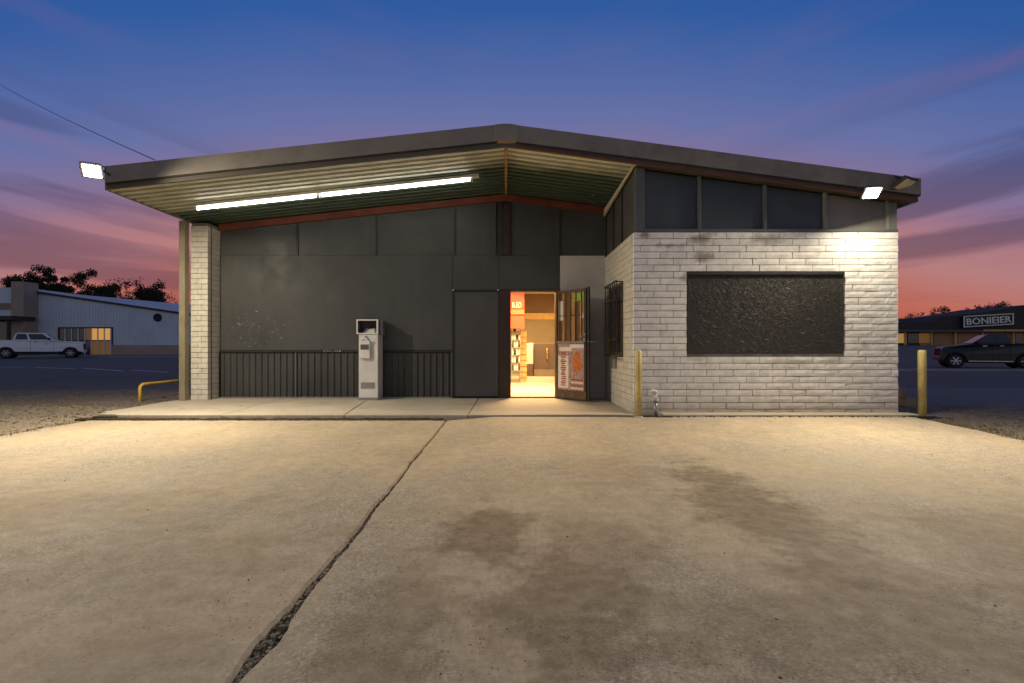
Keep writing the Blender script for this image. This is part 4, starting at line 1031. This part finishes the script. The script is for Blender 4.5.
def vehicle(name, label, cat, loc, rz, body, S):
    # local axes: x forward, y left, z up
    t = thing(name, label, cat, loc, rz=rz); ROOTOFF[t.name] = (0, 0, 0)
    W, r = S['w']/2, S['r']; wb0, wb1 = S['wr'], S['wf']
    def arch(cx, n=9):
        return [(cx-(r+.07)*math.cos(math.pi*k/n), r+(r+.07)*math.sin(math.pi*k/n)*.98) for k in range(n+1)]
    bot = S.get('bot', .36)
    prof = [(S['x0'], bot+.12), (S['x0'], S['belt']-.04), (S['x0']+.05, S['belt'])] + S['top'] + [(S['x1'], bot+.18), (S['x1']-.08, bot)]
    af = [p for p in arch(wb1) if p[1] >= bot][::-1]; ar = [p for p in arch(wb0) if p[1] >= bot][::-1]
    prof += [(wb1+r+.07, bot)]+af+[(wb1-r-.07, bot), (wb0+r+.07, bot)]+ar+[(wb0-r-.07, bot), (S['x0']+.05, bot)]
    mb = MB(); n = len(prof); o = len(mb.v)
    cols = [(-W, 1.0, .0), (W, 1.0, .0)]
    for yy in (-W, W):
        for (x, z) in prof:
            pull = .10*smooth(S['x1']-.7, S['x1'], x)+.03*smooth(S['x0']+.3, S['x0'], x) + .05*smooth(S['belt']-.25, S['belt']+.05, z)
            mb.v.append((x, yy-math.copysign(pull, yy), z))
    mb.f.append(tuple(range(n))); mb.f.append(tuple(range(2*n-1, n-1, -1)))
    for i in range(n): j = (i+1) % n; mb.f.append((j, i, n+i, n+j))
    mb.build('body', body, t, bevel=.025, seg=2)
    MB().box(S['x0']+.2, S['x1']-.25, -W+.12, W-.12, .30, .5).build('underbody', M['rubber'], t)
    # cab
    c = S['cab']; zb, zt = S['belt']-.02, S['roof']; tw = W-.20; bw = W-.055
    P = [(c[0], -bw, zb), (c[3], -bw, zb), (c[3], bw, zb), (c[0], bw, zb), (c[1], -tw, zt), (c[2], -tw, zt), (c[2], tw, zt), (c[1], tw, zt)]
    cab = MB().hexa(P).build('cab', body, t, bevel=.05, seg=2)
    def side(f, zf, s):   # point on the cab side at fraction f along, zf up
        xb = c[0]+(c[3]-c[0])*f; xt = c[1]+(c[2]-c[1])*f
        x = xb+(xt-xb)*zf; y = (bw+(tw-bw)*zf+.006)*s; return Vector((x, y, zb+(zt-zb)*zf))
    for s in (-1, 1):
        for f0, f1 in S['win']:
            q = [side(f0, .12, s), side(f1, .12, s), side(f1, .86, s), side(f0, .86, s)]
            mb = MB(); mb.add(q+[p-Vector((0, s*.01, 0)) for p in q], [(0, 1, 2, 3), (7, 6, 5, 4), (0, 4, 5, 1), (1, 5, 6, 2), (2, 6, 7, 3), (3, 7, 4, 0)]); mb.build('side_window', M['carglass'], t)
        for f in S['handles']:
            MB().box(f, f+.18, s*(W-.03)-.014, s*(W-.03)+.014, S['belt']-.16, S['belt']-.12).build('door_handle', M['chrome'] if body is M['black_car'] else M['rubber'], t)
        for f in S['seams']:
            MB().box(f, f+.012, s*(W+.001)-.004, s*(W+.001)+.004, .52, S['belt']-.05).build('door_seam', M['rubber'], t)
        MB().box(S['mx'], S['mx']+.12, s*(W+.10)-.09, s*(W+.10)+.09, S['belt']+.0, S['belt']+.2).build('mirror', M['rubber'] if body is M['white_car'] else body, t, bevel=.03)
        MB().box(S['x1']-.20, S['x1']-.02, s*(W-.24)-.12, s*(W-.24)+.12, S['hl']-.1, S['hl']+.1).build('headlight', M['lamp_clear'], t, bevel=.02)
        MB().box(S['x0']-.012, S['x0']+.06, s*(W-.11)-.07, s*(W-.11)+.07, S['belt']-.5, S['belt']-.12).build('tail_light', M['lamp_red'], t, bevel=.015)
        MB().box(wb0+r+.12, wb1-r-.12, s*(W-.09)-.05, s*(W-.09)+.05, .32, .40).build('sill_step', M['rubber'], t)
    for nm, xA, xB in (('windscreen', c[3], c[2]), ('rear_window', c[0], c[1])):
        sg = 1 if nm == 'windscreen' else -1
        def fp(yf, zf): return Vector((xA+(xB-xA)*zf+sg*.008, yf*(bw+(tw-bw)*zf)*.86, zb+(zt-zb)*zf))
        q = [fp(-1, .1), fp(1, .1), fp(1, .9), fp(-1, .9)]
        mb = MB(); mb.add(q+[p-Vector((sg*.012, 0, 0)) for p in q], [(0, 1, 2, 3), (7, 6, 5, 4), (0, 4, 5, 1), (1, 5, 6, 2), (2, 6, 7, 3), (3, 7, 4, 0)]); mb.build(nm, M['carglass'], t)
    MB().box(S['x1']-.16, S['x1']+.05, -W+.1, W-.1, .45, .66).build('front_bumper', M['black_car'] if body is M['black_car'] else M['whitemetal'], t, bevel=.03)
    MB().box(S['x0']-.12, S['x0']+.04, -W+.08, W-.08, .48, .66).build('rear_bumper', M['chrome'], t, bevel=.03)
    MB().box(S['x1']-.04, S['x1']+.012, -W+.38, W-.38, .7, S['hl']+.1).build('grille', M['rubber'], t, bevel=.01)
    for x in (wb0, wb1):
        for s in (-1, 1): wheel_parts(t, x, s*(W-.17), r, .27, S['rim'])
    return t, W
M['rim_dark'] = M_simple('steel_rim', (.42,.42,.42), .4)
M['rim_bright'] = M_simple('alloy_rim', (.62,.62,.62), .3, metal=.2)
yt = 44.3; ht = H(-42, yt)+.03
pickup, W = vehicle('pickup_truck', 'white extended cab pickup truck parked before the pale warehouse', 'pickup truck', (X_(39, 42.0), 42.0, H(-38, 42.0)+.03), R(33), M['white_car'],
    dict(w=2.0, r=.43, bot=.54, x0=-3.0, x1=2.92, wr=-1.80, wf=2.10, belt=1.46, roof=2.04, top=[(1.1, 1.46), (1.25, 1.42), (2.72, 1.34), (2.90, 1.22)], cab=(-1.45, -1.25, .42, 1.20), win=((.06, .36), (.42, .90)), handles=(-.15,), seams=(-.35, 1.05), mx=.75, hl=1.08, rim=M['rim_dark']))
mb = MB(); mb.box(-2.92, -1.48, -.86, .86, 1.456, 1.466); mb.build('bed_cover', M['rubber'], pickup)
text_mesh('door_lettering', 'CC', .2, M['greymetal'], pickup, (.45, -1.003, 1.12), depth=.004)
suv, W = vehicle('pickup_truck', 'black crew cab pickup truck parked by the kerb at right', 'pickup truck', (27.71, 29.43, H(27, 29.3)+.03), R(152), M['black_car'],
    dict(w=1.95, r=.41, bot=.44, x0=-2.35, x1=2.30, wr=-1.35, wf=1.65, belt=1.40, roof=1.93, top=[(.92, 1.40), (1.05, 1.36), (2.1, 1.24), (2.28, 1.10)], cab=(-.74, -.60, .20, .98), win=((.05, .42), (.48, .92)), handles=(-.42, .30), seams=(-.68, .06, .92), mx=.62, hl=1.02, rim=M['rim_bright']))
MB().box(-2.27, -.80, -.82, .82, 1.396, 1.405).build('bed_cover', M['rubber'], suv)
for s_ in (-1, 1): MB().box(-.8, 1.1, s_*.94-.05, s_*.94+.05, .38, .43).build('side_step', M['chrome'], suv)

# ------------------------------------------------------------------ warehouse on the left
YW = 57.0; gw = H(-40, YW)
wh = thing('warehouse', 'long pale metal warehouse with sloping roof behind the pickup', 'building', (-42, YW, gw))
Zt0, Zt1 = Z_(291.5, YW), Z_(313, YW); xw0, xw1 = X_(33, YW), X_(180, YW); xw2 = -22.0
sl = (Zt1-Zt0)/(xw1-xw0); Zt2 = Zt0+sl*(xw2-xw0)
mb = MB(); mb.prism([(xw0, gw), (xw2, gw), (xw2, Zt2), (xw0, Zt0)], 'y', YW, YW+18); mb.build('wall', M['cladding'], wh)
nrib = 90
mb = MB()
for i in range(nrib):
    x = xw0+.25+(xw2-xw0-.5)*i/nrib; mb.box(x-.03, x+.03, YW-.04, YW+.01, gw+1.25, Zt0+sl*(x-xw0)-.35)
stuff(mb.build('cladding_ribs', M['cladding'], wh))
mb = MB(); mb.bar((xw0-.2, YW-.12, Zt0+.02), (xw2, YW-.12, Zt2+.02), .3, .22); mb.build('rake_trim', M['darkwall'], wh)
yk = 76.0
mb = MB(); A = [(xw0-.2, YW-.25, Zt0+.15), (xw2, YW-.25, Zt2+.15), (X_(240, yk), yk, Z_(309.5, yk)), (X_(34, yk), yk, Z_(291, yk))]
mb.add(A+[(a, b, c-.12) for a, b, c in A], [(0, 1, 2, 3), (7, 6, 5, 4), (0, 4, 5, 1), (1, 5, 6, 2), (2, 6, 7, 3), (3, 7, 4, 0)]); mb.build('roof', M['claddingroof'], wh)
MB().box(X_(112, YW), xw2, YW-.14, YW-.045, gw-.2, Z_(345, YW)).build('base_band', M['stucco'], wh)
MB().lathe([(.45, -.12), (.45, .0)], 14, 'y', (X_(158, YW), YW-.02, Z_(317.5, YW))).build('vent', M['rubber'], wh)
gx0, gx1, gz0, gz1 = X_(60, YW), X_(112, YW), gw+.05, Z_(328.5, YW)
MB().box(gx0-.15, gx1+.15, YW-.10, YW-.045, gw, gz1+.15).build('shopfront_frame', M['darkwall'], wh)
M['lit_pane'] = M_emit('warm_lit_pane', (1, .50, .12), .55); M['lit_pane2'] = M_emit('dim_lit_pane', (1, .45, .12), .10)
nc = 8
for i in range(nc):
    a = gx0+(gx1-gx0)*i/nc; b = gx0+(gx1-gx0)*(i+1)/nc
    for j, (za, zb_) in enumerate(((gz0, gz0+(gz1-gz0)*.52), (gz0+(gz1-gz0)*.56, gz1))):
        m_ = M['shopglass']
        if i >= 5: m_ = M['lit_pane'] if j == 1 else M['lit_pane2']
        elif i == 4 and j == 1: m_ = M['lit_pane2']
        MB().box(a+.06, b-.06, YW-.13, YW-.105, za, zb_).build('pane', m_, wh)
for i in range(nc+1):
    a = gx0+(gx1-gx0)*i/nc; MB().box(a-.05, a+.05, YW-.2, YW-.135, gz0, gz1).build('mullion', M['cladding'] if i > 0 else M['darkwall'], wh)
# stucco tower and low front at the far left
MB().box(X_(11, 55.2), X_(23.5, 55.2), 55.2, 56.95, gw-.1, Z_(281.5, 55.2)).build('tower', M['stucco'], wh)
MB().box(-90, X_(22, 56.3), 56.3, 70, gw-.1, Z_(287.5, 56.3)).build('front_block', M['cladding'], wh)
MB().box(-90, X_(10, 56), 56.15, 56.29, Z_(309, 56), Z_(303, 56)).build('ribbon_window', M['shopglass'], wh)
MB().box(-90, X_(16, 54), 53.6, 56.25, Z_(320, 54), Z_(316, 54)).build('canopy', M['darkwall'], wh)
MB().box(-90, X_(9, 56), 56.1, 56.28, gw, Z_(322, 56)).build('doorway', M['shopglass'], wh)
MB().box(X_(9.5, 54)-.12, X_(9.5, 54)+.12, 53.8, 54.05, gw-.1, Z_(320, 54)).build('canopy_post', M['darkwall'], wh)

# ------------------------------------------------------------------ shop on the right
YS = 88.0; gs = H(60, YS)
sh = thing('shop_building', 'low dark roofed shop row with outlined sign behind the black car', 'building', (80, YS, gs))
def bxp(u0, u1, v0, v1, y0, y1, name, mat, bevel=0):
    return MB().box(X_(u0, y0), X_(u1, y0), y0, y1, Z_(v1, y0), Z_(v0, y0)).build(name, mat, sh, bevel=bevel)
MB().box(X_(920, YS), 150, YS, YS+14, gs-.4, Z_(331, YS)).build('wall', M['tanbrickfar'], sh)
MB().box(X_(880, YS), X_(920, YS), YS, YS+14, gs-.4, Z_(331, YS)).build('wall', M['darkwall'], sh)
mb = MB(); pr_ = [(X_(880, YS), Z_(331, YS)), (150, Z_(331, YS)), (150, Z_(298, YS)), (X_(1024, YS), Z_(305, YS)), (X_(968, YS), Z_(314, YS)), (X_(935, YS), Z_(316.5, YS)), (X_(925, YS), Z_(322, YS)), (X_(880, YS), Z_(323, YS))]
mb.prism(pr_, 'y', YS-1.2, YS+12); mb.build('roof', M['mansard'], sh)
MB().box(X_(880, YS), 150, YS-1.3, YS-1.21, Z_(332, YS), Z_(330.2, YS)).build('roof_edge', M['bluetrim'], sh)
for u in (906, 932, 956, 983, 1014): bxp(u-.9, u+.9, 331.5, 345, YS-.5, YS-.2, 'post', M['pine'])
bxp(983.5, 1060, 329.5, 331.3, YS-1.35, YS-1.31, 'yellow_edge_trim', M['pine'])  # thin yellow trim along the roof edge
M['warm_shop'] = M_emit('warm_lit_shop_window', (1, .55, .16), .32)
for u0, u1, m_ in ((890, 895, 'warm_shop'), (896, 904.5, 'warm_shop'), (908, 918, 'shopglass'), (919, 930, 'lit_pane2'), (1016, 1022, 'shopglass')): bxp(u0, u1, 333.5, 343, YS-.1, YS-.02, 'shop_window', M[m_])
for i, (u0, u1) in enumerate(((934, 954), (958, 981), (985, 1012))): bxp(u0, u1, 332.5, 345, YS-.08, YS-.02, 'wall_panel', M['tanbrickfar'])
M['signnavy'] = M_simple('navy_sign', (.018,.02,.035), .6)
M['signwhite'] = M_emit('white_sign_glow', (.8, .85, 1), .10)  # brightness of letters and border put in as a faint glow
sg_ = Vector((X_(988.5, YS-2), YS-2, Z_(320.3, YS-2)))
psg = thing('roof_sign', 'navy sign board with white outlined letters on the shop roof', 'sign', tuple(sg_))
sw_, sh_ = X_(1014, YS-2)-X_(964, YS-2), 1.9; tilt = -math.atan2(3.0, 50)
def tl_(x, z): return (sg_.x+x*math.cos(tilt)-z*math.sin(tilt)*0, sg_.z+z-x*math.sin(tilt))
def signquad(name, x0, x1, z0, z1, y0, y1, mat):
    pts = [tl_(x0, z0), tl_(x1, z0), tl_(x1, z1), tl_(x0, z1)]; mb = MB(); mb.prism(pts, 'y', y0, y1); return mb.build(name, mat, psg)
signquad('board', -sw_/2, sw_/2, -sh_/2, sh_/2, YS-2, YS-1.3, M['signnavy'])
for a in ((-sw_/2, sw_/2, sh_/2-.16, sh_/2), (-sw_/2, sw_/2, -sh_/2, -sh_/2+.16), (-sw_/2, -sw_/2+.16, -sh_/2+.165, sh_/2-.165), (sw_/2-.16, sw_/2, -sh_/2+.165, sh_/2-.165)): signquad('border', *a, YS-2.08, YS-2.005, M['signwhite'])
text_mesh('lettering', 'BONIEIER', 1.55, M['signwhite'], psg, (sg_.x, YS-2.05, sg_.z-.55), depth=.03, rot=(R(90), tilt, 0), align='CENTER', sx=1.15)

# ------------------------------------------------------------------ trees
def tree(label, x, y, z0, hgt, width, crown0, leaves, lsize, seed, leafm, group, bare=False):
    rnd = random.Random(seed)
    t = thing('tree', label, 'tree', (x, y, z0), group=group)
    tr = MB(); tips = []
    def grow(p, d, ln, r, lev):
        pts = [p]; q = p.copy(); dd_ = d.copy()
        for k in range(3):
            dd_ = (dd_+Vector((rnd.gauss(0, .16), rnd.gauss(0, .16), rnd.gauss(.05, .08)))).normalized(); q = q+dd_*ln/3; pts.append(q.copy())
        tr.tube(pts, [r, r*.85, r*.68, r*.5], 5 if lev else 8, cap=False)
        if lev >= 2: tips.append(pts[3])
        if lev < (4 if bare else 3):
            for b in range(4 if lev == 0 else 3):
                a = rnd.uniform(0, 6.28); up = rnd.uniform(.1, .9) if lev else rnd.uniform(.4, 1.0)
                nd = (dd_*.5+Vector((math.cos(a)*.8, math.sin(a)*.8, up))).normalized()
                grow(pts[rnd.choice((1, 2, 3, 3))], nd, ln*rnd.uniform(.55, .8), r*.52, lev+1)
    grow(Vector((x, y, z0-.3)), Vector((0, 0, 1)), hgt*crown0, hgt*.020, 0)
    zmax = max(p.z for p in tips); k = (hgt-lsize*.8)/(zmax-z0)
    cx = sum(p.x for p in tips)/len(tips); rad = sorted(abs(p.x-x) for p in tips)[int(len(tips)*.9)]; kw = (width/2)/max(rad, .1)
    fx = lambda p: (x+(p[0]-x)*(1+(kw-1)*min(1, max(0, (p[2]-z0)/hgt*3))), y+(p[1]-y)*kw, z0+(p[2]-z0)*k)
    tr.v = [fx(p) for p in tr.v]; tips = [Vector(fx(p)) for p in tips]
    tr.build('trunk', M['bark'], t, fixn=False, smooth=True)
    mb = MB(); rnd.shuffle(tips)
    clumps = [(p, rnd.uniform(.5, .95)) for p in tips[:max(8, int(len(tips)*.9))]]
    for i in range(leaves):
        p0, cr = rnd.choice(clumps)
        dv = Vector((rnd.gauss(0, 1), rnd.gauss(0, 1), rnd.gauss(0, .75))); dv = dv.normalized()*cr*(rnd.random()**.5)*(1.2 if not bare else .8)
        p = p0+dv
        a = Vector((rnd.gauss(0, 1), rnd.gauss(0, 1), rnd.gauss(0, 1))).normalized(); b = a.orthogonal().normalized(); s = lsize*rnd.uniform(.25, .5)
        mb.add([p-a*s, p+b*s*.6, p+a*s, p-b*s*.6], [(0, 1, 2, 3)])
    mb.build('crown', leafm, t, fixn=False)
LT = [(6, 276, 88, .55, 1500, 'low leafy tree at the far left edge above the front block'), (24, 277, 90, .6, 1700, 'thin topped leafy tree behind the stucco tower'),
      (45, 267, 86, 1.15, 4600, 'tallest dense dark tree just right of the stucco tower'), (64, 271, 88, 1.2, 4600, 'broad dark tree, second from the stucco tower'),
      (83, 277, 90, 1.0, 3600, 'dark tree sloping down right of the broad tree'), (97, 285, 92, .6, 1300, 'short sparse tree left of the bare tree'),
      (114, 277, 87, .7, 500, 'nearly bare twiggy tree above the warehouse roof'), (133, 276, 89, .35, 420, 'narrow twiggy tree right of the bare tree'),
      (143, 288, 92, .55, 1500, 'small rounded dark tree above the warehouse'), (159, 284, 90, .55, 1600, 'rounded dark tree nearest the left roof post'), (129, 290, 91, .5, 1100, 'short bushy tree under the narrow twiggy one'), (171, 296, 94, .5, 500, 'small sparse tree partly hidden by the roof post')]
for i, (u, v, y, spd, lv, lab) in enumerate(LT):
    x = X_(u, y); z = H(x, y); tree(lab, x, y, z, Z_(v, y)-z, spd*6.5, .42, int(lv*2.2), .38, 100+i, M['leaf'] if i % 3 else M['leaf2'], 'trees behind the warehouse', bare=(i in (6, 7)))
RT = [(893, 316, 120, .9, 900, 'low tree nearest the brick wall on the right skyline'), (906, 313, 124, .8, 900, 'second low tree right of the brick wall'), (918, 312, 126, .8, 900, 'third low tree left of the shop roof step'), (930, 316, 130, .8, 700, 'small tree at the step of the shop roof'),
      (944, 307.5, 118, .8, 1300, 'taller tree rising behind the dark shop roof'), (956, 309, 122, .8, 1100, 'rounded tree left of the roof sign'), (978, 311, 124, .5, 700, 'small pointed tree behind the roof sign'), (1010, 302, 116, .8, 1600, 'big rounded tree above the right end of the sign'), (1030, 309, 120, .8, 800, 'low tree at the right edge of the picture')]
for i, (u, v, y, spd, lv, lab) in enumerate(RT):
    x = X_(u, y); z = H(x, y); tree(lab, x, y, z, Z_(v, y)-z, spd*9, .40, int(lv*2.2), .5, 300+i, M['leaf'] if i % 3 else M['leaf2'], 'trees behind the shop row')
print('bricks', len([o for o in bpy.data.objects if o.name.startswith('brick') and o.type == 'MESH']), 'objects', len(bpy.data.objects))
